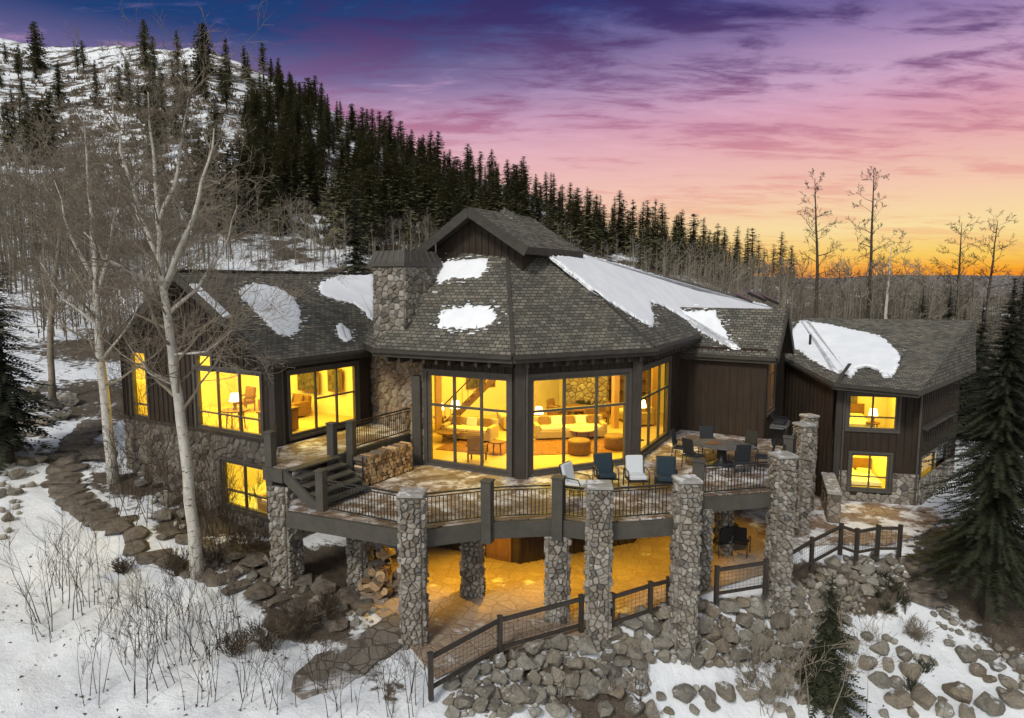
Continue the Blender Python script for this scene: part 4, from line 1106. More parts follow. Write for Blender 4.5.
def bed(label, x, y, z, rz):
    t = thing('bed', label, 'bed')
    m = MB(); m.box((0, 0, .2), (1.5, 2.0, .28)); m.build('frame', M['brown_wood'], t); m = MB(); m.rbox((0, -.02, .45), (1.48, 1.95, .24), 0, .06); m.build('mattress', M['cushion_w'], t)
    m = MB(); m.box((0, 1.02, .6), (1.56, .07, 1.1)); m.build('headboard', M['brown_wood'], t)
    for s in (-1, 1):
        m = MB(); m.rbox((s * .38, .72, .63), (.6, .38, .14), 0, .05); m.build('pillow', M['cream'], t)
    return placed(t, x, y, z, rz)
c = K + E1 * 1.5 + E2 * 3.0; bed('bed behind the upper window of the right wing', c.x - .3, c.y, 2.513, R(-14)); bed('bed behind the lower window of the right wing', c.x, c.y - .4, -.087, R(-14))
c = KL - BX * 6.2 + AX * 3.6; in_chair('armchair deep behind the narrow tall window', c.x, c.y, 4.013, R(-31))

# ------------------------------------------------------------------ deck, landing, stair, railings
deck = thing('raised_deck', 'raised wooden deck round the great room with snow dusting, railings and short stair', 'deck', (0, 20, 0))
DK = [V((-6.43, 19.07, 0)), V((-2.62, 17.47, 0)), V((-.69, 18.16, 0)), V((1.22, 18.4, 0)), V((2.32, 18.0, 0)), V((4.7, 18.48, 0)), V((5.62, 20.28, 0)), V((8.27, 20.88, 0)), V((9.5, 23.2, 0)), V((10.75, 25.2, 0)), V((12.0, 27.4, 0))]
n_ = lambda d: V((d.y, -d.x, 0))
polyd = [tuple(p[:2]) for p in DK] + [tuple((B1 + V((.3, -.1, 0)))[:2]), tuple((B1 + n_(DB) * .04)[:2]), tuple((B0 + n_(DB) * .04)[:2]), tuple((P2 + n_(D23) * .06)[:2]), tuple((P1 + V((0, -.06, 0)))[:2]), tuple((P0 + n_(D01) * .06)[:2]), tuple((W3E + nS * .1)[:2]), tuple((KL + AX * .5 + BX * .15)[:2]), tuple((KL + AX * -.2 + BX * 1.0)[:2])]
m = MB(); m.prism(polyd, FZ - .10, FZ - .004); m.build('deck_floor', M['deck'], deck)
for p, q in zip(DK[:-1], DK[1:]):
    d = (q - p).normalized(); n = n_(d)
    m = MB(); m.obox(p + UPV * 2.5 + n * .004, q - p, n * .12, UPV * .46); m.build('rim_beam', M['beam'], deck)
m = MB()
for i in range(12):
    x = -5.5 + i * 1.25; m.beam((x, 18.9 + (1.6 if x > 5 else 0) + (2.5 if x > 8 else 0), 2.78), (x + 1.0, 23.6 + (x > 6) * 3, 2.78), .1, .22)
m.build('joists', M['trim'], deck)
# upper landing before the glazed doors, with its beam, and the stair down to the deck
LZ = 4.0
def kp(a, b, z=0): q = KL + AX * a + BX * b; return V((q.x, q.y, z))
m = MB(); m.prism([tuple(kp(-.2, .12)[:2]), tuple(kp(-1.8, 1.65)[:2]), tuple(kp(-1.8, 2.5)[:2]), tuple(kp(4.5, 2.5)[:2]), tuple(kp(4.65, .12)[:2])], LZ - .1, LZ - .004); m.build('landing_floor', M['deck'], deck)
m = MB()
m.obox(kp(-.1, 2.5, LZ - .52), AX * 4.6, BX * .1, UPV * .5); m.obox(kp(-1.9, 1.65, LZ - .42), BX * .85, -AX * .0 + AX * .1, UPV * .4)
m.build('landing_beam', M['beam'], deck)
NS = 5
for i in range(NS):
    z = LZ - (i + 1) * (LZ - FZ) / (NS + 0) + .0
    m = MB(); m.obox(kp(-1.72, 2.5 + i * .3, z + .15), AX * 1.86, BX * .34, UPV * .05); m.build('stair_tread', M['beam'], deck) if z > FZ - .1 else None
for a in (-1.85, .16):
    m = MB(); p, q = kp(a, 2.45, LZ - .05), kp(a, 4.0, FZ + .04)
    m.face([p, q, q - UPV * .0 - BX * .25, p - UPV * .36]); m = MB(); m.obox(p - UPV * .30, q - p, AX * .09, UPV * .36); m.build('stair_stringer', M['beam'], deck)
def post(p, z0, z1, w=.24, cap=True, rz=R(-20)):
    m = MB(); m.box((p[0], p[1], (z0 + z1) / 2), (w, w, z1 - z0), rz); m.rbox((p[0], p[1], z1 + .03), (w + .06, w + .06, .06), rz, .02) if cap else None
    return m.build('post', M['beam'], deck)
post(kp(.2, 2.42), FZ, 4.98); post(kp(.75, 2.72), FZ, 4.98); post(kp(-1.8, 4.02), 2.5, 4.15)
post(kp(-1.75, 1.85), 3.4, 5.0)
post(DK[2] + V((.02, -.13, 0)), 2.42, 4.12, .28); post(DK[3] + V((.06, -.12, 0)), 2.42, 4.14, .3); post(DK[6] + V((.02, -.14, 0)), 2.5, 4.12, .34); post(DK[8] + V((.05, -.05, 0)), 2.5, 4.15, .3)
p = on_plane(417, 440, (V((0, 1, 0)), 24.4)); m = MB(); m.box((-3.35, 24.05, 4.6), (.34, .3, 3.2), R(-25)); m.build('post', M['beam'], deck)
def railing(p, q, z=FZ, h=.92, top=True):
    p, q = V((p[0], p[1], z)), V((q[0], q[1], z)); L = (q - p).length; d = (q - p) / L; m = MB()
    m.beam(p + UPV * h, q + UPV * h, .05, .04); m.beam(p + UPV * .11, q + UPV * .11, .04, .03); m.beam(p + UPV * (h - .09), q + UPV * (h - .09), .03, .025)
    k = max(2, int(L / .105))
    for i in range(1, k): a = p + d * (L * i / k); m.beam(a + UPV * .11, a + UPV * (h - .09), .016, .016) if False else m.tube([a + UPV * .11, a + UPV * (h - .09)], .013, 4, cap=False)
    return m.build('railing', M['metal'], deck)
ins = lambda p, q, a, b: ((p + (q - p).normalized() * a), (q - (q - p).normalized() * b))
off = lambda p, q: V((0, .1, 0))
for i, a, b in ((1, .3, .15), (2, .15, .15), (3, .15, .3), (4, .32, .32), (6, .2, .32), (7, .32, .15), (8, .15, .3), (9, .3, .3)):
    p, q = ins(DK[i], DK[i + 1], a, b); railing(p, q)
p, q = ins(kp(-1.8, 4.1), DK[1], .1, .3); railing(p, q)
railing(kp(.85, 2.6), kp(4.4, 2.55), LZ); railing(kp(-1.6, 1.8), kp(-.3, .4), LZ)
# lamps fixed under the deck, over the terrace
for x, y, w in ((-.7, 21.0, 420), (2.4, 20.7, 420), (5.2, 22.4, 280), (-2.7, 20.6, 260), (7.6, 24.8, 160)):
    m = MB(); m.cyl((x, y, 2.60), .09, .05, 14); m.build('downlight', M['downlight'], deck)
    l = bpy.data.lights.new('terrace_light', 'SPOT'); l.energy = w; l.color = (1, .56, .03); l.spot_size = R(104); l.spot_blend = .5; l.shadow_soft_size = .06
    lo = bpy.data.objects.new('terrace_light', l); COL.objects.link(lo); lo.location = (x, y, 2.52)

# stone columns
cols = [('tall stone column with pale cap at the deck corner below the firewood stack', DK[1] + V((.02, -.22, 0)), -.35, 4.0, R(-2), True),
        ('tall capped stone column in front of the patio chairs, rising from the boulders', DK[4] + V((.02, -.22, 0)), -1.3, 4.05, R(-3), True),
        ('tall capped stone column right of the patio chairs, rising from the boulders', DK[5] + V((.12, -.18, 0)), -1.3, 4.05, R(4), True),
        ('tall capped stone column at the deck corner near the outdoor dining table', DK[7] + V((.16, -.12, 0)), -1.1, 4.1, R(10), True),
        ('capped stone column along the far right edge of the deck beside the grill', DK[9] + V((.2, -.05, 0)), -.5, 4.15, R(16), True),
        ('capped stone column furthest back at the right end of the deck', DK[10] + V((.3, .4, 0)), -.3, 3.95, R(20), True),
        ('short stone column under the deck below a dark wooden post', DK[3] + V((.06, .1, 0)), -.25, 2.5, R(-2), False),
        ('short stone column under the deck just behind a taller capped column', DK[6] + V((.2, .22, 0)), -.9, 2.6, R(8), False),
        ('stone column standing on the orange lit terrace casting a shadow', V((-1.2, 20.0, 0)), -.1, 2.66, R(-4), False),
        ('slim stone column at the back of the lit terrace behind the railing', V((7.45, 23.2, 0)), -.1, 2.66, R(10), False),
        ('small stone column in the dark beneath the stair', V((-4.75, 20.55, 0)), -.1, 2.66, R(-20), False),
        ('thick stone column carrying the upper landing beside the stone wall', kp(-1.5, 2.12), .0, 3.42, R(-25), False)]
for i, (l, c, z0, z1, rz, cap) in enumerate(cols):
    stone_column(l, c, z0, z1, rz, .62 if i == 11 else (.42 if i in (9, 5) else (.46 if i == 4 else .53)), cap, i)

# ------------------------------------------------------------------ snow lying on the roofs
def roof_snow(label, px_, pl, th=.06, seed=1, jit=.07):
    rng = random.Random(seed); n = pl[0] if pl[0].z > 0 else -pl[0]
    pts = [on_plane(u, v, pl) for u, v in px_]
    ctr = sum(pts, V((0, 0, 0))) / len(pts); ring = []
    for i, p in enumerate(pts):
        q = pts[(i + 1) % len(pts)]; k = max(1, int((q - p).length / .085))
        for j in range(k):
            r_ = p.lerp(q, j / k); e = V((rng.uniform(-1, 1), rng.uniform(-1, 1), rng.uniform(-1, 1))) * jit
            ring.append(r_ + e - n * e.dot(n))
    # inward offset from neighbouring edge normals
    N_ = len(ring); area2 = sum(((ring[i] - ctr).cross(ring[(i + 1) % N_] - ctr)).dot(n) for i in range(N_)); sg = 1 if area2 > 0 else -1
    inn = []
    for i in range(N_):
        t = ring[(i + 2) % N_] - ring[i - 2]; w = n.cross(t).normalized() * sg; inn.append(w)
    mb = MB(); k0 = len(mb.v)
    rings = [[p - n * .06 for p in ring], [p + n * .025 for p in ring], [p + w * .05 + n * (th * .75) for p, w in zip(ring, inn)], [p + w * .13 + n * th for p, w in zip(ring, inn)]]
    vs_ = [p for r_ in rings for p in r_]; fs = []
    for a in range(3):
        for i in range(N_): fs.append((a * N_ + i, a * N_ + (i + 1) % N_, (a + 1) * N_ + (i + 1) % N_, (a + 1) * N_ + i))
    fs.append(tuple(3 * N_ + i for i in range(N_)))
    if sg < 0: fs = [tuple(reversed(f)) for f in fs]
    ex = n.cross(UPV).normalized(); ey = n.cross(ex).normalized()
    for p, w in zip(ring, inn):           # ragged crumbs clinging to the shingle courses beside the patch
        if rng.random() < .55:
            q = p - w * abs(rng.gauss(0, .16)) + n * .012; a_, b_ = rng.uniform(.03, .12), rng.uniform(.015, .04); k = len(vs_)
            vs_ += [q - ex * a_ - ey * b_, q + ex * a_ - ey * b_, q + ex * a_ * .8 + ey * b_ + n * .02, q - ex * a_ * .8 + ey * b_ + n * .02]
            fs.append((k, k + 1, k + 2, k + 3))
    mb.raw(vs_, fs); o = mb.build('roof_snow', M['snow'])
    return tag(o, label, 'snow patch', 'snow patches left on the roofs')
roof_snow('round snow patch alone on the left wing roof', [(239, 292), (244, 286), (253, 284), (264, 285), (281, 290), (293, 298), (300, 309), (301, 320), (297, 332), (288, 337), (276, 333), (264, 321), (252, 308), (242, 299)], plL, seed=1)
roof_snow('snow patch left of the chimney running down to the roof valley', [(318, 288), (322, 282), (338, 276), (373, 275), (374, 300), (373, 321), (369, 319), (364, 311), (352, 303), (336, 300), (321, 294)], plL, seed=2)
roof_snow('tiny snow patch near the eave of the left wing roof', [(336, 326), (341, 324), (349, 330), (352, 339), (346, 342), (339, 338)], plL, seed=3, jit=.03)
roof_snow('snow patch right of the chimney just below the cupola', [(437, 263), (486, 258), (488, 264), (481, 276), (468, 279), (455, 277), (438, 285)], plA, seed=4)
roof_snow('thin snow patch low on the front roof right of the chimney', [(440, 313), (455, 307), (490, 306), (496, 317), (488, 327), (462, 329), (437, 328)], plA, .05, 5, .09)
roof_snow('largest snow sheet, sweeping down the long right roof slope', [(550, 257), (584, 256), (620, 265), (656, 276), (694, 290), (728, 297), (765, 305), (772, 309), (745, 318), (712, 326), (703, 331), (688, 321), (665, 307), (650, 302), (652, 315), (653, 327), (640, 321), (622, 310), (600, 296), (575, 277)], plC, .09, 6)
roof_snow('snow strip on the left part of the small bay gable roof', [(673, 311), (690, 311), (715, 311), (722, 325), (729, 339), (737, 350), (727, 346), (714, 340), (703, 334), (690, 325), (676, 314)], plD, .07, 7)
roof_snow('broad snow sheet on the right wing roof', [(805, 321), (830, 325), (858, 331), (880, 336), (895, 349), (900, 357), (897, 368), (891, 377), (884, 376), (878, 369), (866, 366), (857, 368), (851, 378), (845, 372), (836, 374), (825, 355), (814, 337)], plE, .07, 8)
roof_snow('snow tongue on the narrow left slope of the right wing roof', [(800, 321), (807, 321), (817, 338), (828, 356), (837, 373), (826, 368), (812, 360), (800, 352), (789, 345), (792, 332)], plF, .07, 9)
a_ = re0.lerp(rg0, .45); b_ = re0.lerp(rg0, .82)
m = MB(); m.beam(a_ + UPV * .03 + AX * .1, b_ + UPV * .03 + AX * .1, .28, .09); tag(m.build('roof_snow', M['snow']), 'thin line of snow along the left gable edge', 'snow patch', 'snow patches left on the roofs')

# ------------------------------------------------------------------ firewood
def log_mesh(kind, rng, L=.42):
    m = MB(); n = {0: 9, 1: 4, 2: 5}[kind]; r = .075
    if kind == 0: prof = [(r * math.cos(2 * math.pi * i / n) * rng.uniform(.9, 1.05), r * math.sin(2 * math.pi * i / n) * rng.uniform(.9, 1.05)) for i in range(n)]
    elif kind == 1: prof = [(-.085, -.05), (.085, -.055), (.05, .04), (-.01, .075)]
    else: prof = [(-.08, -.06), (.07, -.065), (.09, .01), (.02, .075), (-.07, .05)]
    a = [V((x, -L / 2, z)) for x, z in prof]; b = [V((x * .97, L / 2, z * .97)) for x, z in prof]
    for i in range(n): m.face([a[i], a[(i + 1) % n], b[(i + 1) % n], b[i]], 0 if (kind == 0 or i < 2) else 1)
    m.face(list(reversed(a)), 1); m.face(b, 1)
    return m
rng = random.Random(31); logs = []
for i in range(6): o = log_mesh((0, 1, 0, 2, 0, 2)[i], rng).build('split_log', [M['logbark'], M['logend']]); logs.append(o)
n_log = 0
def put_log(x, y, z, rz, tilt, roll, label, group, sc=1.0):
    global n_log
    o = logs[n_log] if n_log < 6 else logs[rng.randrange(6)].copy()
    if n_log >= 6: COL.objects.link(o)
    n_log += 1
    o.location = (x, y, z); o.rotation_euler = (tilt, roll, rz); o.scale = (sc, rng.uniform(.9, 1.1), sc); tag(o, label, 'log', group)
A0 = V((-4.70, 21.05, 0)); dA = V((.50, .866, 0)).normalized(); nA = V((dA.y, -dA.x, 0)); rzA = math.atan2(-nA.x, nA.y)
rows_ = 7
for j in range(rows_):
    for i in range(16):
        x = A0 + dA * (.09 + i * .152 + (j % 2) * .07 + rng.uniform(-.012, .012)) - nA * (.22 + rng.uniform(-.02, .02))
        put_log(x.x, x.y, FZ + .09 + j * .135 + rng.uniform(-.008, .008), rzA, 0, rng.uniform(0, 6.28), 'split log in the firewood stack on the deck' if j < rows_ - 1 else 'snow dusted split log along the top of the deck stack', 'logs of the firewood stack on the deck', rng.uniform(.95, 1.15))
t = thing('log_rack', 'black metal rack holding the firewood stack on the deck', 'rack', (A0.x, A0.y, FZ))
for s in (0, 2.55):
    for k in (-.02, -.44):
        m = MB(); q = A0 + dA * s + nA * k; m.beam(q + UPV * FZ, q + UPV * (FZ + 1.02), .04, .04); m.build('upright', M['metal'], t)
m = MB(); m.beam(A0 + nA * -.02 + UPV * (FZ + .015), A0 + dA * 2.55 + nA * -.02 + UPV * (FZ + .015), .04, .03); m.build('rail', M['metal'], t)
for i in range(46):          # tumbled pile on the terrace
    a = rng.uniform(0, 6.28); r_ = rng.uniform(0, .62); zz = .08 + 1.45 * (1 - r_ / .9) * (i / 46)
    put_log(-3.95 + r_ * math.cos(a), 20.1 + r_ * math.sin(a) * .8, zz, rng.uniform(-1.2, 1.2) + 1.0, rng.uniform(-.5, .5), rng.uniform(0, 6), 'large split log in the tumbled pile under the deck', 'logs tumbled under the deck', rng.uniform(1.5, 2.1))

# ------------------------------------------------------------------ deck furniture
def lounge_chair(label, cush):
    t = thing('patio_chair', label, 'chair', (0, 0, 0), 'cushioned patio chairs by the deck railing')
    m = MB(); m.rbox((0, -.02, .40), (.56, .58, .13), 0, .04); m.build('seat_cushion', M[cush], t)
    m = MB(); m.rbox((0, .30, .70), (.56, .12, .58), 0, .04, tilt=-.22); m.build('back_cushion', M[cush], t)
    for s in (-1, 1):
        m = MB(); m.tube([(s * .33, -.33, 0), (s * .33, -.31, .5), (s * .33, -.24, .61), (s * .33, .2, .62), (s * .33, .34, .55), (s * .33, .36, 0)], .02, 6); m.build('side_frame', M['metal'], t)
    m = MB(); m.box((0, 0, .30), (.62, .62, .05)); m.beam((-.3, .26, .33), (-.3, .42, .98), .03, .03); m.beam((.3, .26, .33), (.3, .42, .98), .03, .03); m.beam((-.3, .42, .97), (.3, .42, .97), .03, .03); m.build('frame', M['metal'], t)
    return t
for (u, v, rz, cush, l) in ((577, 499, 55, 'cushion_w', 'pale cushioned patio chair turned sideways beside the wooden post'), (607, 489, 8, 'cushion_d', 'navy cushioned patio chair between the two pale ones'),
                            (638, 491, 4, 'cushion_w', 'pale cushioned patio chair facing the railing'), (668, 493, -10, 'cushion_d', 'navy cushioned patio chair nearest the tall capped column')):
    p = at_z(u, v, FZ); t = lounge_chair(l, cush); placed(t, p.x, p.y + .3, FZ, R(rz))
def dining_chair(label):
    t = thing('dining_chair', label, 'chair', (0, 0, 0), 'dark chairs round the outdoor dining table')
    m = MB(); m.rbox((0, 0, .45), (.52, .52, .07), 0, .025); m.build('seat', M['wicker'], t)
    m = MB(); m.rbox((0, .29, .80), (.52, .05, .58), 0, .02, tilt=-.2); m.build('backrest', M['wicker'], t)
    for s in (-1, 1):
        m = MB(); m.tube([(s * .28, -.26, 0), (s * .28, -.25, .62), (s * .28, .22, .66), (s * .28, .30, 0)], .018, 5); m.build('leg', M['metal'], t)
    return t
tc = at_z(722, 444, FZ + .74); trz = R(-28)
t = thing('dining_table', 'dark oval outdoor dining table on the deck', 'table', (tc.x, tc.y, FZ))
m = MB(); k = 28; pl_ = [(tc.x + 1.15 * math.cos(a) * math.cos(trz) - .72 * math.sin(a) * math.sin(trz), tc.y + 1.15 * math.cos(a) * math.sin(trz) + .72 * math.sin(a) * math.cos(trz)) for a in [2 * math.pi * i / k for i in range(k)]]
m.prism(pl_, FZ + .69, FZ + .74); m.build('tabletop', M['slate'], t)
m = MB(); m.lathe((tc.x, tc.y, FZ), [(.5, 0), (.48, .05), (.2, .15), (.16, .5), (.4, .69)], 18); m.build('pedestal', M['metal'], t, True)
dl = ['at the left end of the table', 'on the house side of the table, left of the other', 'on the house side of the table, right of the other', 'at the far right end of the table', 'on the railing side, right of the other', 'on the railing side, left of the other']
for i, a in enumerate((180, 118, 62, 0, -58, -122)):
    a = R(a); x, y = 1.45 * math.cos(a), 1.12 * math.sin(a); X, Y = rotz(x, y, trz)
    placed(dining_chair('dark outdoor dining chair ' + dl[i]), tc.x + X, tc.y + Y, FZ, trz + a - math.pi / 2)
tr = MB(); tr.rbox((tc.x - .25, tc.y + .1, FZ + .76), (.5, .34, .04), .3, .01); tag(tr.build('tray', M['brown_wood']), 'brown tray lying on the outdoor dining table', 'tray')
# grill
gx, gy = 10.75, 26.9
t = thing('gas_grill', 'black gas grill with raised hood by the tall corner window', 'grill', (gx, gy, FZ))
m = MB(); m.box((gx, gy, FZ + .45), (.8, .5, .6), R(60)); m.build('cabinet', M['blackenamel'], t)
m = MB(); m.box((gx, gy, FZ + .82), (.95, .6, .1), R(60)); m.build('firebox', M['steel'], t)
m = MB(); m.obox((gx - .05, gy - .1, FZ + .9), (.26, .45, 0), (-.3, .17, .34), (-.03, .02, -.06)); m.rbox((gx + .05, gy + .1, FZ + .98), (.8, .46, .22), R(60), .06); m.build('hood', M['blackenamel'], t)
for s in (-1, 1):
    m = MB(); m.box((gx + s * .36, gy + s * .62, FZ + .84), (.4, .5, .04), R(60)); m.build('side_shelf', M['steel'], t)
for sx in (-1, 1):
    for sy in (-1, 1):
        X, Y = rotz(sx * .36, sy * .2, R(60)); m = MB(); m.beam((gx + X, gy + Y, FZ), (gx + X, gy + Y, FZ + .2), .05, .05); m.build('leg', M['metal'], t)
m = MB(); X, Y = rotz(0, -.3, R(60)); m.tube([(gx + X - .15, gy + Y - .26, FZ + .95), (gx + X + .15, gy + Y + .26, FZ + .95)], .018, 6); m.build('handle', M['steel'], t)
# terrace set seen under the deck
for (u, v, rz, l) in ((722, 556, 200, 'dark chair silhouetted on the lit terrace, left one'), (742, 556, 150, 'dark chair silhouetted on the lit terrace, right one')):
    p = at_z(u, v, 0); c = dining_chair(l); c['group'] = 'chairs on the lit terrace'; placed(c, p.x, p.y + .2, .0, R(rz))
p = at_z(732, 548, 0); small_table('small dark table on the lit terrace between two chairs', .35, .7, p.x, p.y + .5, 0, 'metal', 'bistro_table')

# ------------------------------------------------------------------ rail fences with wire mesh
def rail_fence(label, pts, h=1.02, posts=True):
    t = thing('rail_fence', label, 'fence', tuple(pts[0]), 'timber rail fences round the terrace')
    for p in pts:
        m = MB(); m.box((p.x, p.y, p.z + h / 2 - .05), (.11, .11, h + .10), .4); m.rbox((p.x, p.y, p.z + h + .02), (.14, .14, .05), .4, .015); m.build('post', M['trim'], t)
    for p, q in zip(pts[:-1], pts[1:]):
        for z, w in ((h - .08, .10), (.2, .08)):
            m = MB(); m.beam(p + UPV * z, q + UPV * z, .07, w); m.build('rail', M['trim'], t)
        m = MB(); L = (q - p).length; k = max(3, int(L / .13))
        for i in range(1, k): a = p.lerp(q, i / k); m.tube([a + UPV * .2, a + UPV * (h - .1)], .004, 3, cap=False)
        for i in range(1, 6): z = .2 + (h - .3) * i / 6; m.tube([p + UPV * z, q + UPV * z], .004, 3, cap=False)
        m.build('wire_mesh', M['metal'], t)
    return t
gz = lambda u, v, z=0: at_z(u, v, z)
rail_fence('dark timber rail fence climbing past the lit terrace up to a tall column', [gz(431, 696), gz(500, 655), gz(581, 632)])
rail_fence('dark timber rail fence between the two tall columns below the chairs', [gz(612, 630), gz(650, 617), gz(668, 612)])
rail_fence('short dark rail fence in front of the terrace chairs', [gz(716, 600), gz(765, 592)])
rail_fence('dark rail fence zigzagging over the boulder wall on the right', [gz(788, 583), gz(811, 568), gz(840, 552), gz(856, 558), gz(877, 554), gz(899, 554)])
# low capped retaining wall beside the right wing
t = thing('retaining_wall', 'low stone retaining wall with pale cap at the right wing corner', 'wall', (13.0, 27.2, 0))
m = MB(); stone_block(m, (13.25, 27.6), .4, 3.0, -.2, 1.15, R(-20), .2, random.Random(77), .05); m.build('stonework', [M['stone_warm'], M['mortar']], t)
m = MB(); m.rbox((13.25, 27.6, 1.2), (.55, 3.15, .1), R(-20), .03); m.build('cap', M['cap'], t)

# ------------------------------------------------------------------ boulders and stepping stones
def rock_mesh(seed, flat=1.0, sub=4):
    rng = random.Random(seed); bm = bmesh.new(); bmesh.ops.create_icosphere(bm, subdivisions=sub, radius=1)
    pl = []
    for i in range(13):
        d = V((rng.gauss(0, 1), rng.gauss(0, 1), rng.gauss(0, 1))).normalized(); pl.append((d, rng.uniform(.50, .84)))
    so_ = V((rng.uniform(0, 99), rng.uniform(0, 99), 0))
    for v in bm.verts:
        d = v.co.normalized(); r_ = 1.0
        for n, k in pl:
            c = d.dot(n)
            if c > .05: r_ = min(r_, k / c)
        r_ *= 1 + .07 * noise.noise(d * 1.7 + so_) + .045 * noise.noise(d * 5 + so_) + .02 * noise.noise(d * 13 + so_)
        v.co = d * r_; v.co.z *= flat
    me = bpy.data.meshes.new('boulder'); bm.to_mesh(me); bm.free()
    me.polygons.foreach_set('use_smooth', [False] * len(me.polygons)); me.materials.append(M['boulder']); return me
ROCKS = [rock_mesh(40 + i, (.8, .7, .9)[i % 3]) for i in range(9)]
FLATS = [rock_mesh(70 + i, .30) for i in range(5)]
for me in FLATS: me.materials.clear(); me.materials.append(M['slab'])
SMALL = [rock_mesh(90 + i, .8, 2) for i in range(6)]
rng = random.Random(91)
ROCK_Q = []
def put_rock(p, r_, label, group, flat=False, sink=.35, name='boulder'):
    sc = (r_ * rng.uniform(.9, 1.25), r_ * rng.uniform(.8, 1.05), r_ * rng.uniform(.8, 1.1))
    loc = (p.x, p.y, p.z + (r_ * .8 * (1 - sink * 2) if not flat else .03))
    rot = (rng.uniform(-.35, .35), rng.uniform(-.35, .35), rng.uniform(0, 6.28)) if not flat else (rng.uniform(-.05, .05), rng.uniform(-.05, .05), rng.uniform(0, 6.28))
    if not flat:
        ROCK_Q.append((r_ / p.y, rng.randrange(len(ROCKS)), loc, rot, sc, label, group)); return
    o = bpy.data.objects.new(name, rng.choice(FLATS)); COL.objects.link(o); o.location, o.rotation_euler, o.scale = loc, rot, sc
    return tag(o, label, 'stone', group)
def lay_rocks(most=285):
    from mathutils import Euler
    ROCK_Q.sort(key=lambda q: -q[0]); rest = []
    for i, (_, k, loc, rot, sc, label, group) in enumerate(ROCK_Q):
        if i < most:
            o = bpy.data.objects.new('boulder', ROCKS[k]); COL.objects.link(o); o.location, o.rotation_euler, o.scale = loc, rot, sc; tag(o, label, 'boulder', group)
        else: rest.append((k, loc, rot, sc))
    if rest:
        vs_, fs = [], []; n0 = 0; base = []
        for me in SMALL:
            co = np.array([v.co[:] for v in me.vertices]); base.append((co, [tuple(p.vertices) for p in me.polygons]))
        for k, loc, rot, sc in rest:
            co, f = base[k % len(base)]; mt = np.array(Matrix.LocRotScale(V(loc), Euler(rot), V(sc)))
            vs_.append(co @ mt[:3, :3].T + mt[:3, 3]); fs += [tuple(i + n0 for i in q) for q in f]; n0 += len(co)
        me = bpy.data.meshes.new('small_rocks'); me.from_pydata(np.concatenate(vs_).tolist(), [], fs); me.materials.append(M['rubble']); me.polygons.foreach_set('use_smooth', [True] * len(me.polygons))
        o = bpy.data.objects.new('small_rocks', me); COL.objects.link(o); tag(o, 'loose small grey rocks filling the gaps of the boulder bank', 'rocks', kind='stuff')
def pip(u, v, poly): return bool(in_poly(np.array([u]), np.array([v]), poly)[0])
def pile(poly, rmin, rmax, tries, label, group, pack=.86, sink=.3):
    us = [p[0] for p in poly]; vs_ = [p[1] for p in poly]; got = []
    for k in range(tries):
        u, v = rng.uniform(min(us), max(us)), rng.uniform(min(vs_), max(vs_)); 
        if not pip(u, v, poly): continue
        f = 1 - k / tries; r_ = rmin + (rmax - rmin) * (f ** 4) * rng.uniform(.6, 1)
        if any((u - a) ** 2 + (v - b) ** 2 < (pack * (r_ + c)) ** 2 for a, b, c in got): continue
        p = hit(u, v)
        if p is None: continue
        got.append((u, v, r_)); put_rock(p, r_ * p.y / FPX * 1.12, label, group, sink=sink)
pile([(448, 692), (470, 672), (520, 655), (575, 640), (590, 650), (640, 650), (650, 690), (610, 695), (560, 700), (500, 718), (450, 718)], 4.5, 13, 4200, 'grey boulder in the bank below the lower rail fence', 'boulders under the lower rail fence', .60)
pile([(612, 626), (660, 612), (700, 604), (770, 600), (800, 598), (795, 640), (770, 664), (700, 668), (645, 664), (612, 656)], 4.5, 14, 4200, 'grey boulder in the bank between the tall columns', 'boulders between the tall columns', .60)
pile([(785, 590), (815, 573), (840, 560), (880, 560), (912, 564), (908, 580), (880, 592), (850, 610), (838, 640), (800, 640), (780, 625)], 3, 10, 3200, 'grey rock of the stacked bank under the zigzag fence', 'rocks stacked under the zigzag fence', .60)
pile([(640, 712), (668, 695), (710, 688), (775, 672), (790, 690), (745, 705), (700, 716), (650, 718)], 5, 15, 600, 'boulder in the lower row across the snowy bank', 'boulders of the lower row', .78)
pile([(835, 650), (860, 636), (890, 640), (925, 655), (930, 668), (905, 690), (880, 690), (850, 672)], 5, 16, 500, 'boulder in the cluster on the open snow', 'boulder cluster on the open snow right of the dark shrub', .78)
pile([(880, 718), (905, 695), (950, 690), (985, 698), (1020, 690), (1022, 718)], 6, 19, 500, 'large boulder along the bottom of the snowy bank', 'boulders along the bottom right edge', .78)
pile([(940, 640), (965, 652), (1000, 645), (1024, 655), (1024, 690), (995, 688), (975, 678)], 4, 12, 300, 'boulder on the dark slope under the spruce', 'boulders under the right spruce', .8)
pile([(500, 702), (540, 696), (590, 692), (640, 690), (640, 716), (520, 718)], 5, 17, 400, 'grey boulder at the foot of the bank', 'boulders at the foot of the bank', .76)
pile([(18, 400), (45, 383), (72, 398), (80, 412), (62, 420), (36, 430), (20, 420)], 4, 12, 400, 'reddish brown boulder piled beside the upper path', 'boulders beside the upper path', .76)
pile([(0, 425), (24, 420), (48, 440), (40, 470), (22, 500), (14, 535), (0, 540)], 3, 9, 400, 'low rock edging the outer side of the stone path', 'rocks edging the outer side of the path', .85)
pile([(128, 452), (150, 446), (172, 466), (186, 500), (188, 530), (165, 524), (150, 500), (135, 478)], 4, 13, 500, 'brown boulder between the path and the stone wall', 'boulders between path and house', .78)
pile([(195, 556), (240, 552), (300, 572), (350, 592), (392, 606), (375, 630), (330, 620), (270, 598), (215, 580)], 3, 9, 900, 'flat brown rock edging the walk below the stone wall', 'rocks edging the walk below the house', .8, .42)
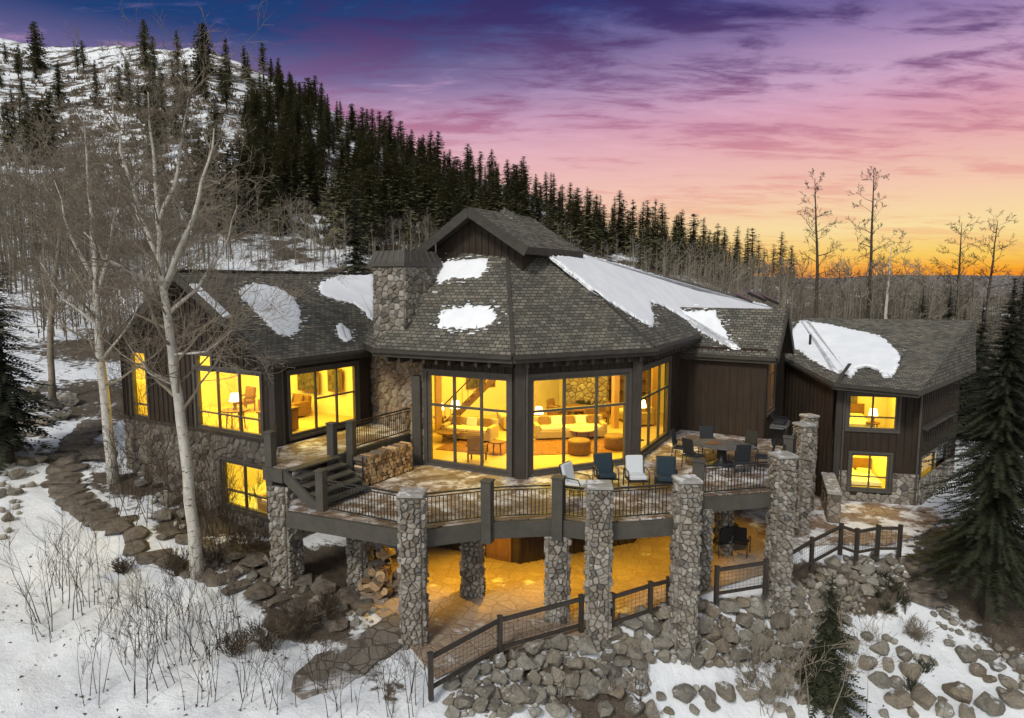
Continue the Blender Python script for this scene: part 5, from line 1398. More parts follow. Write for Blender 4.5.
pile([(800, 620), (815, 640), (840, 700), (845, 716), (780, 716), (775, 690)], 4, 14, 200, 'boulder half hidden by the dark fir', 'boulders round the dark fir', .78)
pile([(925, 590), (940, 585), (952, 610), (962, 640), (950, 645), (935, 620)], 3, 8, 200, 'small rock beside the stone steps', 'rocks beside the stone steps', .8)
for poly in ([(448, 692), (520, 655), (590, 640), (650, 640), (650, 690), (560, 700), (500, 718), (450, 718)], [(612, 626), (660, 612), (700, 604), (770, 600), (800, 598), (795, 640), (770, 664), (645, 664)], [(785, 590), (815, 573), (880, 560), (912, 564), (880, 592), (838, 640), (790, 630)]):
    pile(poly, 2.2, 4.8, 420, 'small grey rock wedged in the bank', 'small rocks in the bank', .8, .5)
lay_rocks()
path = [(96, 424), (82, 436), (72, 450), (66, 464), (64, 478), (66, 491), (74, 502), (88, 512), (104, 521), (120, 530), (137, 537), (154, 543), (170, 549), (186, 555), (203, 561), (220, 567), (238, 573), (256, 580), (274, 587), (292, 594), (311, 600), (330, 607), (350, 614), (370, 622)]
pp = [hit(u, v) for u, v in path]; fine = []
for a, b in zip(pp[:-1], pp[1:]):
    k = max(1, round((b - a).length / .62))
    for q in range(k): fine.append((a.lerp(b, q / k), (b - a).normalized()))
for i, (p, d) in enumerate(fine):
    low = i > len(fine) * .62
    for w in ((-.42, .42) if low else (0,)):
        c = p + V((-d.y, d.x, 0)) * (w * 1.5); c.z = hz(c.x, c.y)
        o = put_rock(c + UPV * .05, 1.0, 'flat stepping stone of the curved path through the snow' if not low else 'flat paving stone of the walk beneath the stone wall', 'stepping stones of the curved path' if not low else 'paving stones of the walk beneath the wall', True, name='stepping_stone')
        o.scale = (rng.uniform(.40, .50), rng.uniform(.70, .92), rng.uniform(.55, .8)) if not low else (rng.uniform(.40, .52), rng.uniform(.48, .64), .6)
        o.rotation_euler = (rng.uniform(-.06, .06), rng.uniform(-.06, .06), math.atan2(d.y, d.x) + rng.uniform(-.25, .25))
p = hit(92, 442); o = put_rock(hit(98, 452), .9, 'wide flat slab at the bend of the upper path', None, True, name='path_slab'); o.scale = (1.3, .9, .7)
for i, (u, v) in enumerate(((915, 563), (918, 575), (922, 588), (927, 601))):
    p = hit(u, v); o = put_rock(p, .62, ['top', 'second', 'third', 'lowest'][i] + ' flat stone step beside the spruce', 'stone steps beside the spruce', True, name='stone_step'); o.scale = (.75, .55, .75); o.location.z += .06
p = hit(92, 442); o = put_rock(hit(98, 452), .9, 'wide flat slab at the bend of the upper path', None, True, name='path_slab'); o.scale = (1.3, .9, .7)

# ------------------------------------------------------------------ bare trees
def perp(d, rng):
    x = d.cross(V((rng.gauss(0, 1), rng.gauss(0, 1), rng.gauss(0, 1)))); return x.normalized() if x.length > 1e-5 else V((1, 0, 0))
def grow(mb, p, d, L, r, lev, rng, up=.12, wig=.16, kid=(5, 4, 3), shrinkk=.55, ang=(35, 60), minr=.004, stop=None):
    n = max(3, int(L / .35)) if lev > 0 else 3
    n = min(n, 9); pts = [V(p)]; rad = [r]; d = V(d).normalized()
    for i in range(n):
        d = (d + perp(d, rng) * wig * rng.uniform(.3, 1) + UPV * up * .35).normalized()
        pts.append(pts[-1] + d * (L / n)); rad.append(max(minr, r * (1 - .80 * (i + 1) / n)))
    mb.tube(pts, rad, 5 if r > .05 else (4 if r > .018 else 3), cap=False)
    if lev <= 0: return
    k = kid[min(lev, len(kid)) - 1] if lev <= len(kid) else kid[-1]
    for c in range(k):
        t = rng.uniform(.22, 1.0) if c else 1.0; i = min(n - 1, int(t * n)); q = pts[i].lerp(pts[i + 1], t * n - i if t < 1 else 1)
        dd = (pts[i + 1] - pts[i]).normalized(); a = R(rng.uniform(*ang)); x = perp(dd, rng)
        nd = dd * math.cos(a) + x * math.sin(a)
        grow(mb, q, nd, L * shrinkk * rng.uniform(.7, 1.15), max(minr, rad[i] * rng.uniform(.45, .62)), lev - 1, rng, up, wig * 1.1, kid, shrinkk, ang, minr)
def tree_on(label, trunk, rad, limbs, seed, cat='tree', group=None, bark='birch', twig='twig', lev=3, kid=(4, 4, 4), t0=.35, lim_len=(2.2, 3.8), up=.16, ang=(30, 62), minr=.005, name='bare_tree', forks=()):
    rng = random.Random(seed); t = thing(name, label, cat, tuple(trunk[0]), group)
    m = MB(); pts = []; rr = []
    for i in range(len(trunk) - 1):
        for k in range(3):
            f = k / 3; pts.append(V(trunk[i]).lerp(V(trunk[i + 1]), f) + V((rng.uniform(-.025, .025), rng.uniform(-.025, .025), 0))); rr.append(rad[i] * (1 - f) + rad[i + 1] * f)
    pts.append(V(trunk[-1])); rr.append(rad[-1]); pts[0] = pts[0] - UPV * .3; rr[0] *= 1.25
    m.tube(pts, rr, 12)
    for fk, fr in forks:
        fp_ = []; fq = []
        for i in range(len(fk) - 1):
            for k in range(3): fp_.append(V(fk[i]).lerp(V(fk[i + 1]), k / 3) + V((rng.uniform(-.05, .05), rng.uniform(-.05, .05), rng.uniform(-.04, .04)))); fq.append(fr * (1 - .85 * (i + k / 3) / (len(fk) - 1)))
        fp_.append(V(fk[-1])); fq.append(.012); fp_[0] = V(fk[0]); m.tube(fp_, fq, 8)
    m.build('trunk', M[bark], t, True)
    m = MB(); N_ = len(pts) - 1
    for i in range(limbs):
        f = t0 + (1 - t0) * ((i + rng.random()) / limbs); k = min(N_ - 1, int(f * N_)); q = pts[k].lerp(pts[k + 1], f * N_ - k)
        dd = (pts[k + 1] - pts[k]).normalized(); a = R(rng.uniform(*ang)); x = V((math.cos(i * 2.4 + rng.uniform(-.5, .5)), math.sin(i * 2.4 + rng.uniform(-.5, .5)), 0))
        L = rng.uniform(*lim_len) * (1.15 - (.55 if lev < 4 else .85) * (f - t0) / (1 - t0))
        grow(m, q, dd * math.cos(a) + x * math.sin(a), L, rr[k] * rng.uniform(.26, .42), lev, rng, up, .2, kid, .55, (25, 60), minr)
    for fk, fr in forks:
        for i in range(9):
            f = rng.uniform(.2, 1) * (len(fk) - 1); k = min(len(fk) - 2, int(f)); q = V(fk[k]).lerp(V(fk[k + 1]), f - k); dd = (V(fk[k + 1]) - V(fk[k])).normalized()
            grow(m, q, dd + perp(dd, rng) * rng.uniform(.5, 1.1), rng.uniform(.9, 2.1), fr * .3, max(2, lev - 1), rng, up, .2, kid, .55, (25, 60), minr)
    m.build('crown', M[twig], t); return t
FK0 = [([(164, 290, 0), (186, 235, -.3), (204, 180, -.5), (214, 128, -.6)], .10), ([(162, 270, 0), (140, 215, .3), (122, 150, .5), (112, 104, .6)], .095), ([(165, 285, 0), (132, 272, -.6), (104, 258, -1.0), (84, 232, -1.2)], .08),
       ([(158, 225, 0), (178, 170, .4), (186, 110, .7), (190, 88, .8)], .07), ([(167, 315, 0), (196, 290, .4), (222, 252, .7), (238, 205, .9)], .07), ([(172, 355, 0), (205, 352, -.5), (232, 330, -.8)], .045), ([(176, 385, 0), (150, 372, -.5), (128, 345, -.8)], .04)]
b0 = hit(197, 577); YY = b0.y
tr_ = [b0] + [at_y(u, v, YY + .0) for u, v in ((190, 500), (181, 420), (172, 350), (163, 285), (159, 235), (155, 175), (151, 132), (148, 92))]
tree_on('large pale barked bare aspen standing in snow before the left gable', tr_, [.20, .165, .145, .128, .105, .078, .055, .036, .014], 44, 5, t0=.25, lim_len=(1.6, 3.6), lev=4, kid=(3, 4, 4, 4), minr=.0042, up=.2, ang=(30, 78), forks=[([at_y(u, v, YY + dy) for u, v, dy in f], r) for f, r in FK0])
FK1 = [([(97, 300, 0), (112, 240, .4), (120, 185, .6)], .10), ([(95, 280, 0), (70, 235, -.4), (54, 180, -.6)], .09), ([(99, 325, 0), (64, 300, .5), (40, 262, .8)], .07), ([(102, 360, 0), (126, 330, -.5), (146, 292, -.8)], .06)]
b1 = hit(114, 482); YY = b1.y
tr_ = [b1] + [at_y(u, v, YY) for u, v in ((106, 410), (99, 340), (96, 285), (93, 235), (88, 170), (84, 120))]
tree_on('second bare aspen leaning beside the stepping stone path', tr_, [.20, .175, .15, .12, .09, .05, .014], 34, 9, t0=.22, lim_len=(1.7, 3.8), lev=4, kid=(3, 4, 4, 4), minr=.005, up=.18, ang=(30, 78), forks=[([at_y(u, v, YY + dy) for u, v, dy in f], r) for f, r in FK1])
b2 = hit(52, 400, 20); YY = b2.y
tr_ = [b2] + [at_y(u, v, YY) for u, v in ((50, 330), (56, 270), (62, 215), (66, 165))]
tree_on('thinner bare tree behind the boulders of the upper path', tr_, [.16, .14, .11, .07, .02], 18, 14, t0=.25, lim_len=(2.6, 4.2), lev=3, kid=(4, 4, 3), bark='twig', minr=.010)
b3 = V((-18.5, 36, hz(-18.5, 36))); tree_on('bare tree behind the left wing roof', [b3, b3 + V((.2, 0, 4)), b3 + V((-.1, .2, 8)), b3 + V((.3, .1, 11))], [.16, .13, .08, .02], 20, 15, t0=.2, lim_len=(2.6, 4.2), lev=3, kid=(4, 4, 3), bark='twig', minr=.011)
# tall sparse trees against the sunset
for i, (ub, u1, vt, Y, sd, l) in enumerate(((818, 815, 178, 62, 1, 'tall sparse dead tree against the sunset, left of the pair'), (868, 874, 168, 62, 2, 'tall sparse dead tree against the sunset, right of the pair'),
                                      (958, 962, 222, 66, 3, 'thin bare tree near the horizon, upright one'), (985, 998, 220, 66, 4, 'thin leaning bare tree near the horizon beside the spruce'), (888, 892, 244, 58, 5, 'small twisted pale tree before the yellow horizon'))):
    p = at_y(ub, 300, Y); base = V((p.x, Y, hz(p.x, Y))); top = at_y(u1, vt, Y); mid = base.lerp(top, .55) + V((.25 - .1 * i, 0, 0))
    tree_on(l, [base, base.lerp(mid, .5), mid, mid.lerp(top, .5), top], [.17, .15, .13, .08, .02], 20, 50 + sd, t0=.40, lim_len=(1.0, 2.1), lev=3, kid=(4, 4, 3), bark='twig_dark' if i < 4 else 'birch', twig='twig_dark' if i < 4 else 'twig', up=.1, ang=(40, 80), minr=.012)

# ------------------------------------------------------------------ conifers
def conifer(h, r, whorls, per, sprays, rng, droop=.25, gap=0.0, base=.06, width=.34, leaf=1.0, taper=.82, minw=0.0):
    """trunk mesh builder and crown mesh builder; crown = drooping branches with side sprays"""
    tk = MB(); tk.tube([V((0, 0, -.3)), V((rng.uniform(-.02, .02) * h, 0, h * .5)), V((0, 0, h * .99))], [h * .017 + .03, h * .010 + .015, .008], 7)
    cr = MB()
    for w in range(whorls):
        f = base + (1 - base) * (w + rng.uniform(-.3, .3)) / whorls
        f = min(max(f, base * .8), .985); z = h * f
        L0 = r * (1 - f) ** taper * (1 if f > base * 2.5 else .8) + .02 * r
        f0_ = f
        for b in range(per if f < .85 else max(4, per - 3)):
            if rng.random() < gap: continue
            f = min(max(f0_ + rng.uniform(-.7, .7) / whorls, base * .7), .985); z = h * f; L0 = r * (1 - f) ** taper * (1 if f > base * 2.5 else .8) + .02 * r
            a = rng.uniform(0, 6.283); L = L0 * rng.uniform(.55, 1.15); el = R(30) * f - R(14) + rng.uniform(-.2, .2)
            d = V((math.cos(a) * math.cos(el), math.sin(a) * math.cos(el), math.sin(el))); sd = V((-math.sin(a), math.cos(a), 0))
            p = V((0, 0, z)); n = max(2, int(sprays * (.4 + .6 * L / r))); prev = p
            for k in range(n):
                t = (k + 1) / n; q = p + d * (L * t) - UPV * (droop * L * t * t) + UPV * (.10 * L * max(0, t - .7))
                wd = max(minw, L * width * (1.05 - .75 * t)) * rng.uniform(.7, 1.25) * leaf
                fw = (q - prev) * 1.0
                for s in (-1, 1):
                    tip = prev + sd * (s * wd) + d * (wd * .75) - UPV * (wd * rng.uniform(.05, .5))
                    cr.face([prev - fw * .1, prev + fw * .75, tip])
                if k % 2 == 0:
                    tip = prev + d * wd * .9 - UPV * wd * rng.uniform(.3, .8); cr.face([prev - sd * wd * .18, prev + sd * wd * .18, tip])
                prev = q
            cr.face([prev - sd * L * .05, prev + sd * L * .05, prev + d * L * .10])
    return tk, cr
def near_spruce(label, pos, h, r, whorls, per, sprays, seed, mat='needle', group=None, cat='tree', name='spruce_tree', **kw):
    rng = random.Random(seed); t = thing(name, label, cat, tuple(pos), group)
    tk, cr = conifer(h, r, whorls, per, sprays, rng, **kw)
    for m, nm, mt in ((tk, 'trunk', 'cbark'), (cr, 'crown', mat)):
        m.v = [(x + pos.x, y + pos.y, z + pos.z) for x, y, z in m.v]; m.build(nm, M[mt], t)
    return t
bs = hit(985, 618); bs = V((bs.x, bs.y, bs.z)); top = at_y(1006, 274, bs.y)
near_spruce('big dark spruce at the right corner of the house', V((top.x + .3, bs.y, bs.z)), top.z - bs.z, 2.95, 66, 24, 34, 3, base=.17, width=.155, leaf=1.0, gap=.04, taper=.66)
bl = V((-20.0, 26.6, hz(-20.0, 26.6))); near_spruce('dark frosty spruce partly out of frame beside the upper path', bl, 9.6, 2.6, 40, 14, 14, 4, 'needle_left', base=.10, width=.28, leaf=.85)
bf = hit(822, 700); ft = at_y(834, 573, bf.y)
near_spruce('small narrow dark fir growing in the boulder bank', V((bf.x + .1, bf.y, bf.z - .3)), ft.z - bf.z + .35, 1.15, 36, 14, 12, 6, base=.04, width=.34, name='fir_tree')
p = at_y(357, 300, 48); bb = V((p.x, 48, hz(p.x, 48))); near_spruce('dark young spruce standing alone behind the left wing ridge', bb, at_y(357, 178, 48).z - bb.z, 2.5, 38, 15, 8, 7, base=.05, width=.45)
for i, (u, vt, Y) in enumerate(((923, 285, 56), (950, 283, 60), (1022, 262, 44), (1052, 250, 38), (984, 296, 41), (966, 306, 47))):
    p = at_y(u, 300, Y); bb = V((p.x, Y, hz(p.x, Y))); near_spruce(('dark round spruce behind the right wing ridge, left one', 'dark round spruce behind the right wing ridge, right one', 'dark spruce half hidden behind the big corner spruce', 'dark spruce cut by the right edge of the frame', 'dark spruce rising behind the right end of the wing roof', 'spruce furthest behind the right end of the wing roof')[i], bb, at_y(u, vt, Y).z - bb.z, 2.3, 32, 15, 8, 60 + i, base=.05, width=.45)
def one_mesh(tk, cr, name, m1, m2):
    k = len(tk.v); tk.v += cr.v; tk.f += [tuple(i + k for i in f) for f in cr.f]; tk.m += [1] * len(cr.f); tk.uv += cr.uv
    me_o = tk.build(name, [m1, m2]); return me_o
FAR = []
for i in range(8):
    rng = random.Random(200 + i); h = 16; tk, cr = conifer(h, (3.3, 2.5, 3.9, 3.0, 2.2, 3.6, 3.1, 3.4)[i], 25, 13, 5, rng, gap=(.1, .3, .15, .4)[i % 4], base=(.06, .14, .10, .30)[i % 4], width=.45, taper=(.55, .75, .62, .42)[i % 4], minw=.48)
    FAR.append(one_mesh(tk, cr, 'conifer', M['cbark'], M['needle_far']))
rng = random.Random(404); n_far = 0
def far_tree(lst, p, s, label, cat, group, rz):
    global n_far
    src = rng.choice(lst)
    if 'category' not in src: o = src
    else: o = src.copy(); COL.objects.link(o)
    o.location = p; k_ = rng.uniform(.85, 1.2) * (1.32 if lst is FAR else 1); o.scale = (s * k_, s * k_ * rng.uniform(.9, 1.1), s); o.rotation_euler = (rng.uniform(-.03, .03), rng.uniform(-.03, .03), rz); tag(o, label, cat, group); return o
def scatter(poly, n, dpx, lst, hgt, label, cat, group, skip=None, got=None):
    us = [p[0] for p in poly]; vs_ = [p[1] for p in poly]; got = [] if got is None else got; c = 0
    for k in range(n * 30):
        if c >= n: break
        u, v = rng.uniform(min(us), max(us)), rng.uniform(min(vs_), max(vs_))
        if not pip(u, v, poly) or (skip and any(pip(u, v, s) for s in skip)): continue
        if any((u - a) ** 2 + ((v - b) * 1.3) ** 2 < dpx ** 2 for a, b in got): continue
        p = hit(u, v, 44)
        if p is None: continue
        got.append((u, v)); c += 1
        far_tree(lst, (p.x, p.y, p.z - .3), rng.uniform(*hgt) / 16, label, cat, group, rng.uniform(0, 6.28))
    return got
CHUTE = [[(232, 80), (250, 80), (244, 130), (252, 190), (234, 200), (230, 140)], [(318, 170), (338, 165), (345, 215), (326, 225)], [(455, 150), (462, 150), (466, 190), (456, 190)], [(288, 215), (330, 215), (335, 262), (285, 262)], [(210, 60), (232, 60), (230, 78), (212, 80)]]
band = [(236, 80), (262, 82), (300, 104), (345, 131), (400, 155), (450, 180), (520, 200), (600, 232), (640, 246), (640, 262), (600, 262), (520, 258), (450, 256), (400, 248), (370, 258), (330, 250), (285, 245), (245, 225)]
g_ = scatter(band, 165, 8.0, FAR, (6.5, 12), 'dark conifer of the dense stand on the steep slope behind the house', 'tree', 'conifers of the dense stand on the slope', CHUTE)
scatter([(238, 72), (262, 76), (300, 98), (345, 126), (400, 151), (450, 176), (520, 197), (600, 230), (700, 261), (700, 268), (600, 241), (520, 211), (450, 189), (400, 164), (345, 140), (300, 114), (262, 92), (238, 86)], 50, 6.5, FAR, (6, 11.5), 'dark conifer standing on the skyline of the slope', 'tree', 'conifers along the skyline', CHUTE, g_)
scatter([(640, 250), (700, 264), (790, 286), (795, 292), (740, 287), (690, 280), (640, 272)], 40, 6.5, FAR, (6, 12), 'dark conifer low on the ridge above the long roof', 'tree', 'conifers low on the right ridge')
scatter([(125, 70), (235, 72), (232, 150), (180, 165), (130, 140)], 22, 11, FAR, (7, 12), 'dark conifer among the left snow fields behind the bare aspens', 'tree', 'conifers behind the bare aspens', CHUTE)
scatter([(150, 150), (235, 130), (250, 230), (160, 240)], 12, 13, FAR, (7, 12), 'dark conifer low on the slope behind the left roof', 'tree', 'conifers low behind the left roof', CHUTE)
scatter([(0, 56), (60, 72), (130, 76), (120, 120), (60, 110), (0, 90)], 12, 16, FAR, (5, 10), 'lone small conifer on the upper snow field', 'tree', 'scattered conifers on the upper snow field')
scatter([(0, 130), (60, 125), (62, 165), (0, 170)], 11, 10, FAR, (8, 12), 'dark conifer in the clump at the left edge of the slope', 'tree', 'conifer clump at the left edge')
for i, (u, vb, hh) in enumerate(((38, 66, 15), (84, 70, 10), (146, 66, 15), (205, 70, 14), (20, 66, 8))):
    p = hit(u, vb + 4, 44)
    if p: far_tree(FAR, (p.x, p.y, p.z - .3), hh / 16, ['tall conifer alone on the left skyline', 'short conifer on the left skyline', 'conifer at the top of the left ridge behind the big aspen', 'conifer on the ridge right of the big aspen', 'small conifer at the far left of the skyline'][i], 'tree', 'scattered conifers on the upper snow field', i)

def stand(n, poly, dpx, seed):
    rng = random.Random(seed); us = [p[0] for p in poly]; vs_ = [p[1] for p in poly]; got = []; V_, F_, MI = [], [], []; n0 = 0
    data = [(np.array([v.co[:] for v in o.data.vertices]), [tuple(p.vertices) for p in o.data.polygons], [p.material_index for p in o.data.polygons]) for o in FAR]
    for k in range(n * 20):
        if len(got) >= n: break
        u, v = rng.uniform(min(us), max(us)), rng.uniform(min(vs_), max(vs_))
        if not pip(u, v, poly) or any(pip(u, v, c) for c in CHUTE) or any((u - a) ** 2 + (v - b) ** 2 < dpx ** 2 for a, b in got): continue
        p = hit(u, v, 44)
        if p is None: continue
        got.append((u, v)); co, f, mi = data[rng.randrange(len(data))]; a = rng.uniform(0, 6.28); s_ = rng.uniform(5.5, 11) / 16; w = s_ * rng.uniform(1.0, 1.5)
        c_, sn = math.cos(a), math.sin(a); q = np.stack([(co[:, 0] * c_ - co[:, 1] * sn) * w + p.x, (co[:, 0] * sn + co[:, 1] * c_) * w + p.y, co[:, 2] * s_ + p.z - .3], 1)
        V_.append(q); F_ += [tuple(i + n0 for i in t) for t in f]; MI += mi; n0 += len(q)
    me = bpy.data.meshes.new('conifer_forest'); me.from_pydata(np.concatenate(V_).tolist(), [], F_); me.materials.append(M['cbark']); me.materials.append(M['needle_far']); me.polygons.foreach_set('material_index', MI)
    o = bpy.data.objects.new('conifer_forest', me); COL.objects.link(o); tag(o, 'dark conifer forest filling in behind the nearer trees of the slope', 'forest', kind='stuff')
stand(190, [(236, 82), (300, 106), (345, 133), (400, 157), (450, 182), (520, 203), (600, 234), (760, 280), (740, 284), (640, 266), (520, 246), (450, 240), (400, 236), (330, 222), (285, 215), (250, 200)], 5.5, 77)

# grey aspen belt at the foot of the slope
ASP = []
for i in range(6):
    rng = random.Random(300 + i); m = MB(); h = 9; x = 0; pts = [V((0, 0, -.4))]
    for k in range(6): x += rng.uniform(-.14, .14); pts.append(V((x, rng.uniform(-.1, .1), h * (k + 1) / 6)))
    m.tube(pts, [.11, .10, .085, .07, .05, .035, .012], 5)
    for k in range(20):
        f = rng.uniform(.25, .97); j = min(5, int(f * 6)); q = pts[j].lerp(pts[j + 1], f * 6 - j); a = rng.uniform(0, 6.28); e = R(rng.uniform(25, 65))
        grow(m, q, V((math.cos(a) * math.cos(e), math.sin(a) * math.cos(e), math.sin(e))), rng.uniform(1.0, 2.4) * (1.15 - .7 * f), .03, 2 if k % 2 else 1, rng, .12, .18, (4, 4), .55, (25, 55), .012)
    ASP.append(m.build('aspen_tree', M['twig_far']))
rng = random.Random(505); ASP16 = 9 / 16
def aspens(poly, n, dpx, hgt, label, group, y0=44): 
    us = [p[0] for p in poly]; vs_ = [p[1] for p in poly]; got = []; c = 0
    for k in range(n * 25):
        if c >= n: break
        u, v = rng.uniform(min(us), max(us)), rng.uniform(min(vs_), max(vs_))
        if not pip(u, v, poly) or any((u - a) ** 2 + (v - b) ** 2 < dpx ** 2 for a, b in got): continue
        p = hit(u, v, y0)
        if p is None: continue
        got.append((u, v)); c += 1; far_tree(ASP, (p.x, p.y, p.z), rng.uniform(*hgt) / 9, label, 'tree', group, rng.uniform(0, 6.28))
aspens([(0, 225), (60, 230), (110, 250), (100, 300), (0, 300)], 46, 7, (9, 13), 'grey bare aspen in the thicket at the left edge', 'aspens of the left thicket')
aspens([(100, 200), (250, 215), (340, 235), (375, 262), (340, 272), (200, 272), (110, 262)], 34, 9, (5, 8.5), 'grey bare aspen behind the left wing roof', 'aspens behind the left wing roof')
aspens([(365, 235), (450, 245), (640, 262), (700, 285), (640, 282), (420, 262), (370, 262)], 44, 8, (3.5, 6.5), 'grey bare aspen in the belt behind the main roof', 'aspens behind the main roof')
def belt(x0, x1, y0, y1, n, hgt, label, group):
    for i in range(n):
        x, y = rng.uniform(x0, x1), rng.uniform(y0, y1); far_tree(ASP, (x, y, hz(x, y)), rng.uniform(*hgt) / 9, label, 'tree', group, rng.uniform(0, 6.28))
belt(17, 50, 56, 84, 105, (7.5, 11.0), 'grey bare aspen in the dense belt behind the right wing roof', 'aspens behind the right wing')

# ------------------------------------------------------------------ shrubs and dry plants
def shrub(label, p, h, stems, seed, mat='shrub_brown', foot=.16, spread=.35, lev=2, name='bare_shrub', group='bare shrubs in the lower left snow', minr=.004, kid=(4, 3)):
    rng = random.Random(seed); m = MB()
    for i in range(stems):
        a = rng.uniform(0, 6.28); e = rng.uniform(.05, spread); q = V((p.x + rng.gauss(0, foot) * h, p.y + rng.gauss(0, foot) * h, p.z - .05))
        grow(m, q, V((math.cos(a) * e, math.sin(a) * e, 1)), h * rng.uniform(.55, 1.1), .011 * max(1, h * .7), lev, rng, .10, .10, kid, .5, (18, 42), minr)
    o = m.build(name, M[mat]); return tag(o, label, 'shrub', group)
rng = random.Random(66)
sh = [((75, 618), 2.2, 9), ((62, 590), 1.7, 7), ((118, 622), 1.5, 6), ((160, 640), 1.6, 8), ((100, 600), 1.8, 7), ((185, 660), 1.6, 9), ((215, 655), 1.8, 8), ((150, 690), 1.7, 8), ((205, 700), 1.5, 8), ((245, 700), 1.4, 7), ((95, 700), 1.5, 6), ((182, 620), 1.5, 8), ((228, 632), 1.7, 7), ((345, 714), 1.2, 6), ((390, 712), 1.3, 7), ((40, 640), 1.5, 5), ((275, 712), 1.2, 6), ((416, 700), 1.6, 6), ((322, 690), 1.1, 5), ((135, 660), 1.4, 7)]
wd = ['beside the far left edge', 'tall', 'thin', 'spreading', 'upright', 'dense', 'forked', 'low', 'ragged', 'short']
for i, ((u, v), h, n) in enumerate(sh):
    p = hit(u, v); shrub('reddish bare twiggy shrub rising from the lower left snow', p, h, n, 700 + i)
for i, (u, v, h, l) in enumerate(((268, 650, .75, 'dense dark brown shrub mound below the walk, left one'), (300, 638, .8, 'dense dark brown shrub mound below the walk, right one'), (235, 655, .6, 'small dark brown shrub mound left of the walk mounds'), (250, 555, .8, 'brown dormant shrub against the stone wall below the lower window'), (215, 565, .6, 'brown dormant shrub at the corner of the stone wall'), (122, 574, .4, 'small dark tuft in the open snow'), (330, 622, .6, 'dry brown shrub at the edge of the walk'), (917, 640, .5, 'yellowish dry grass tuft on the right bank'), (178, 575, .6, 'dry shrub at the foot of the large aspen'))):
    shrub(l, hit(u, v), h, 34, 800 + i, 'dry_leaf' if i != 7 else 'twig', .16, 1.1, 2, 'dormant_shrub', 'dormant shrubs round the walk', .005, (5, 4))
for i, (u, v, h, l) in enumerate(((800, 700, 2.6, 'pale bare shrub with spreading twigs before the dark fir'), (835, 712, 1.8, 'second pale bare shrub right of the dark fir'), (770, 712, 1.4, 'small bare shrub left of the dark fir'))):
    shrub(l, hit(u, v), h, 9, 850 + i, 'twig', .16, .75, 3, 'bare_shrub', 'bare shrubs on the boulder bank', .005, (4, 4, 3))
for i, (u, v) in enumerate(((640, 705), (700, 660), (745, 700), (560, 715), (610, 700), (890, 600), (905, 615), (880, 655), (905, 700))):
    shrub('thin dry stalks poking out of the boulder bank', hit(u, v), 1.0, 4, 880 + i, 'shrub_brown', .004, .3, 1, 'dry_stalks', 'dry stalks on the boulder bank')
for i, (u, v) in enumerate(((885, 582), (893, 592), (878, 597), (902, 604), (888, 612), (925, 672), (912, 690))):
    shrub('dark low evergreen tuft in the snow by the stone steps', hit(u, v), .35, 22, 900 + i, 'needle', .16, 1.3, 1, 'evergreen_tuft', 'evergreen tufts by the stone steps', .008, (5,))

# ------------------------------------------------------------------ far thickets that read as one mass
def thicket(name, label, spots, hgt, mat, seed, twigs=9):
    rng = random.Random(seed); m = MB()
    for x, y in spots:
        z = hz(x, y); h = rng.uniform(*hgt); lx, ly = rng.uniform(-.06, .06) * h, rng.uniform(-.06, .06) * h; r = .028 + .006 * h
        top = V((x + lx, y + ly, z + h)); p0 = V((x, y, z - .3)); m.tube([p0, p0.lerp(top, .5), top], [r, r * .7, .012], 3, cap=False)
        for k in range(twigs):
            f = rng.uniform(.2, .95); q = p0.lerp(top, f); a = rng.uniform(0, 6.28); e = R(rng.uniform(30, 70)); L = rng.uniform(.10, .26) * h * (1.2 - .8 * f)
            d = V((math.cos(a) * math.cos(e), math.sin(a) * math.cos(e), math.sin(e))); q2 = q + d * L
            m.tube([q, q2], [.028, .010], 3, cap=False)
            for j in range(2):
                d2 = (d + perp(d, rng) * .6).normalized(); m.tube([q + d * L * (.4 + .3 * j), q + d * L * (.4 + .3 * j) + d2 * L * .55], [.018, .009], 3, cap=False)
    o = m.build(name, M[mat]); return tag(o, label, 'thicket', kind='stuff')
rng = random.Random(911)
def spots_px(poly, n, y0=40):
    out = []; us = [p[0] for p in poly]; vs_ = [p[1] for p in poly]
    while len(out) < n:
        u, v = rng.uniform(min(us), max(us)), rng.uniform(min(vs_), max(vs_))
        if pip(u, v, poly):
            p = hit(u, v, y0)
            if p: out.append((p.x, p.y))
    return out
thicket('aspen_thicket', 'brown grey aspen thicket filling the foot of the left slope', spots_px([(0, 190), (60, 195), (120, 205), (240, 215), (240, 275), (110, 300), (0, 300)], 300), (4, 8), 'twig_far', 1)
thicket('aspen_thicket', 'brown grey brush thicket along the foot of the slope behind the roofs', spots_px([(240, 205), (330, 232), (450, 242), (560, 258), (660, 268), (720, 282), (640, 284), (420, 264), (340, 274), (240, 274)], 260), (1.6, 4.2), 'twig_far', 2)
thicket('aspen_thicket', 'dense brown aspen thicket behind the right wing roof', [(rng.uniform(15, 62), rng.uniform(54, 92)) for i in range(620)], (6, 10.5), 'twig_far', 3)
thicket('aspen_thicket', 'tangled brown thicket beside the left gable', spots_px([(20, 300), (200, 285), (190, 340), (110, 352), (40, 345)], 130), (2.0, 5.0), 'twig', 7, 12)
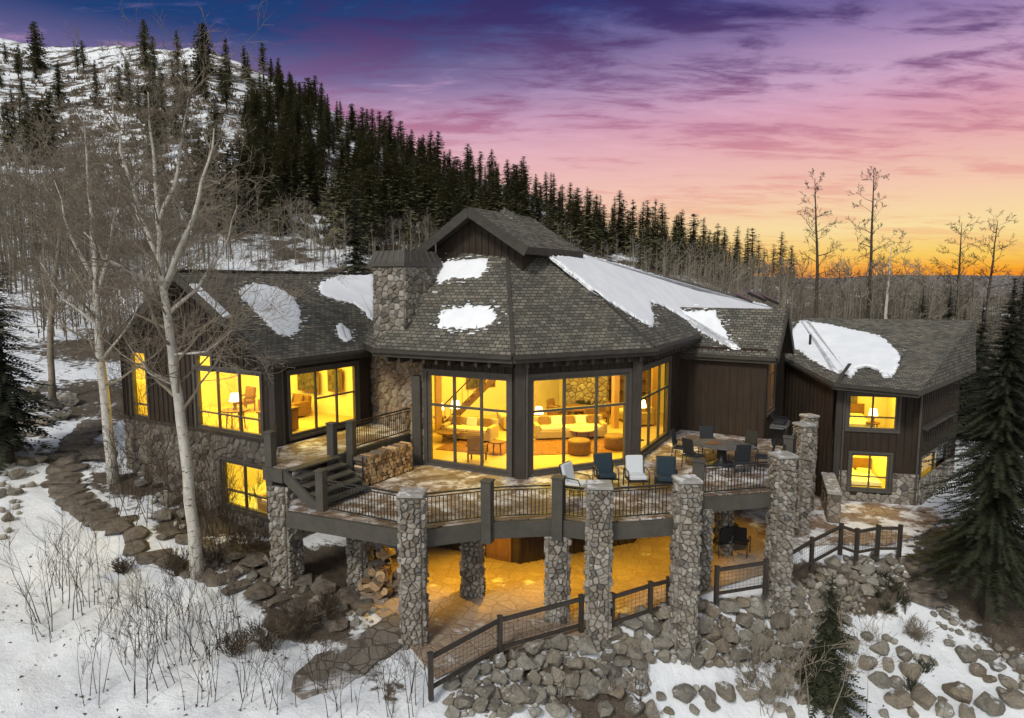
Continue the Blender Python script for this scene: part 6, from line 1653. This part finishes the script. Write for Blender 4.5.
def brush(name, label, spots, size, mat, seed):
    rng = random.Random(seed); m = MB()
    for x, y in spots:
        z = hz(x, y); s = rng.uniform(*size)
        for k in range(9):
            a = rng.uniform(0, 6.28); q = V((x + rng.gauss(0, .5) * s, y + rng.gauss(0, .5) * s, z - .1)); h = s * rng.uniform(.4, 1.0)
            m.face([q + V((-.2 * s, 0, 0)), q + V((.2 * s, .1 * s, 0)), q + V((math.cos(a) * .3 * s, math.sin(a) * .3 * s, h))])
    return tag(m.build(name, M[mat]), label, 'brush', kind='stuff')
brush('hillside_brush', 'low dark brush speckling the snowy hillside', spots_px([(0, 40), (60, 62), (215, 62), (290, 98), (340, 128), (450, 180), (520, 205), (640, 250), (560, 262), (330, 250), (240, 215), (0, 200)], 1500, 60), (.6, 1.7), 'dry_leaf', 4)


for i, (u, v, h) in enumerate(((140, 520, 2.2), (165, 505, 2.6), (135, 470, 2.8), (215, 540, 2.4), (155, 445, 2.6), (240, 545, 1.7), (200, 520, 2.6), (205, 545, 1.8), (148, 470, 2.4), (128, 500, 1.8), (225, 552, 1.5), (178, 535, 1.6))):
    shrub('dark leafless bush crowding the stone base of the left wing', hit(u, v), h, 9, 950 + i, 'twig_dark', .2, .5, 3, 'leafless_bush', 'leafless bushes by the left wing', .004, (4, 4, 3))
m = MB(); rng = random.Random(19)
for p in spots_px([(0, 545), (190, 590), (285, 640), (300, 718), (0, 718)], 170, 10) + spots_px([(800, 600), (900, 600), (1000, 700), (820, 712)], 70, 12):
    z = hz(*p); a = rng.uniform(0, 6.28); L = rng.uniform(.04, .16); d = V((math.cos(a), math.sin(a), 0)); q = V((p[0], p[1], z + .01))
    m.face([q, q + d * L, q + d * L * .6 + V((-d.y, d.x, 0)) * L * .35 + UPV * rng.uniform(.01, .05)])
tag(m.build('plant_litter', M['dry_leaf']), 'dry leaf and twig litter strewn on the snow', 'litter', kind='stuff')
# downpipes at the house corners
for p, z0, z1 in ((KL + AX * .25 + BX * .1, 4.0, 6.75), (P1 + V((.22, -.12, 0)), 3.0, 6.7), (K + E1 * .2 - E2 * .1, 0, 5.0), (KR - E2 * .1 - E1 * .1, 0, 5.0)):
    m = MB(); m.tube([V((p.x, p.y, z0)), V((p.x, p.y, z1))], .045, 8); m.build('downpipe', M['frame'], house)
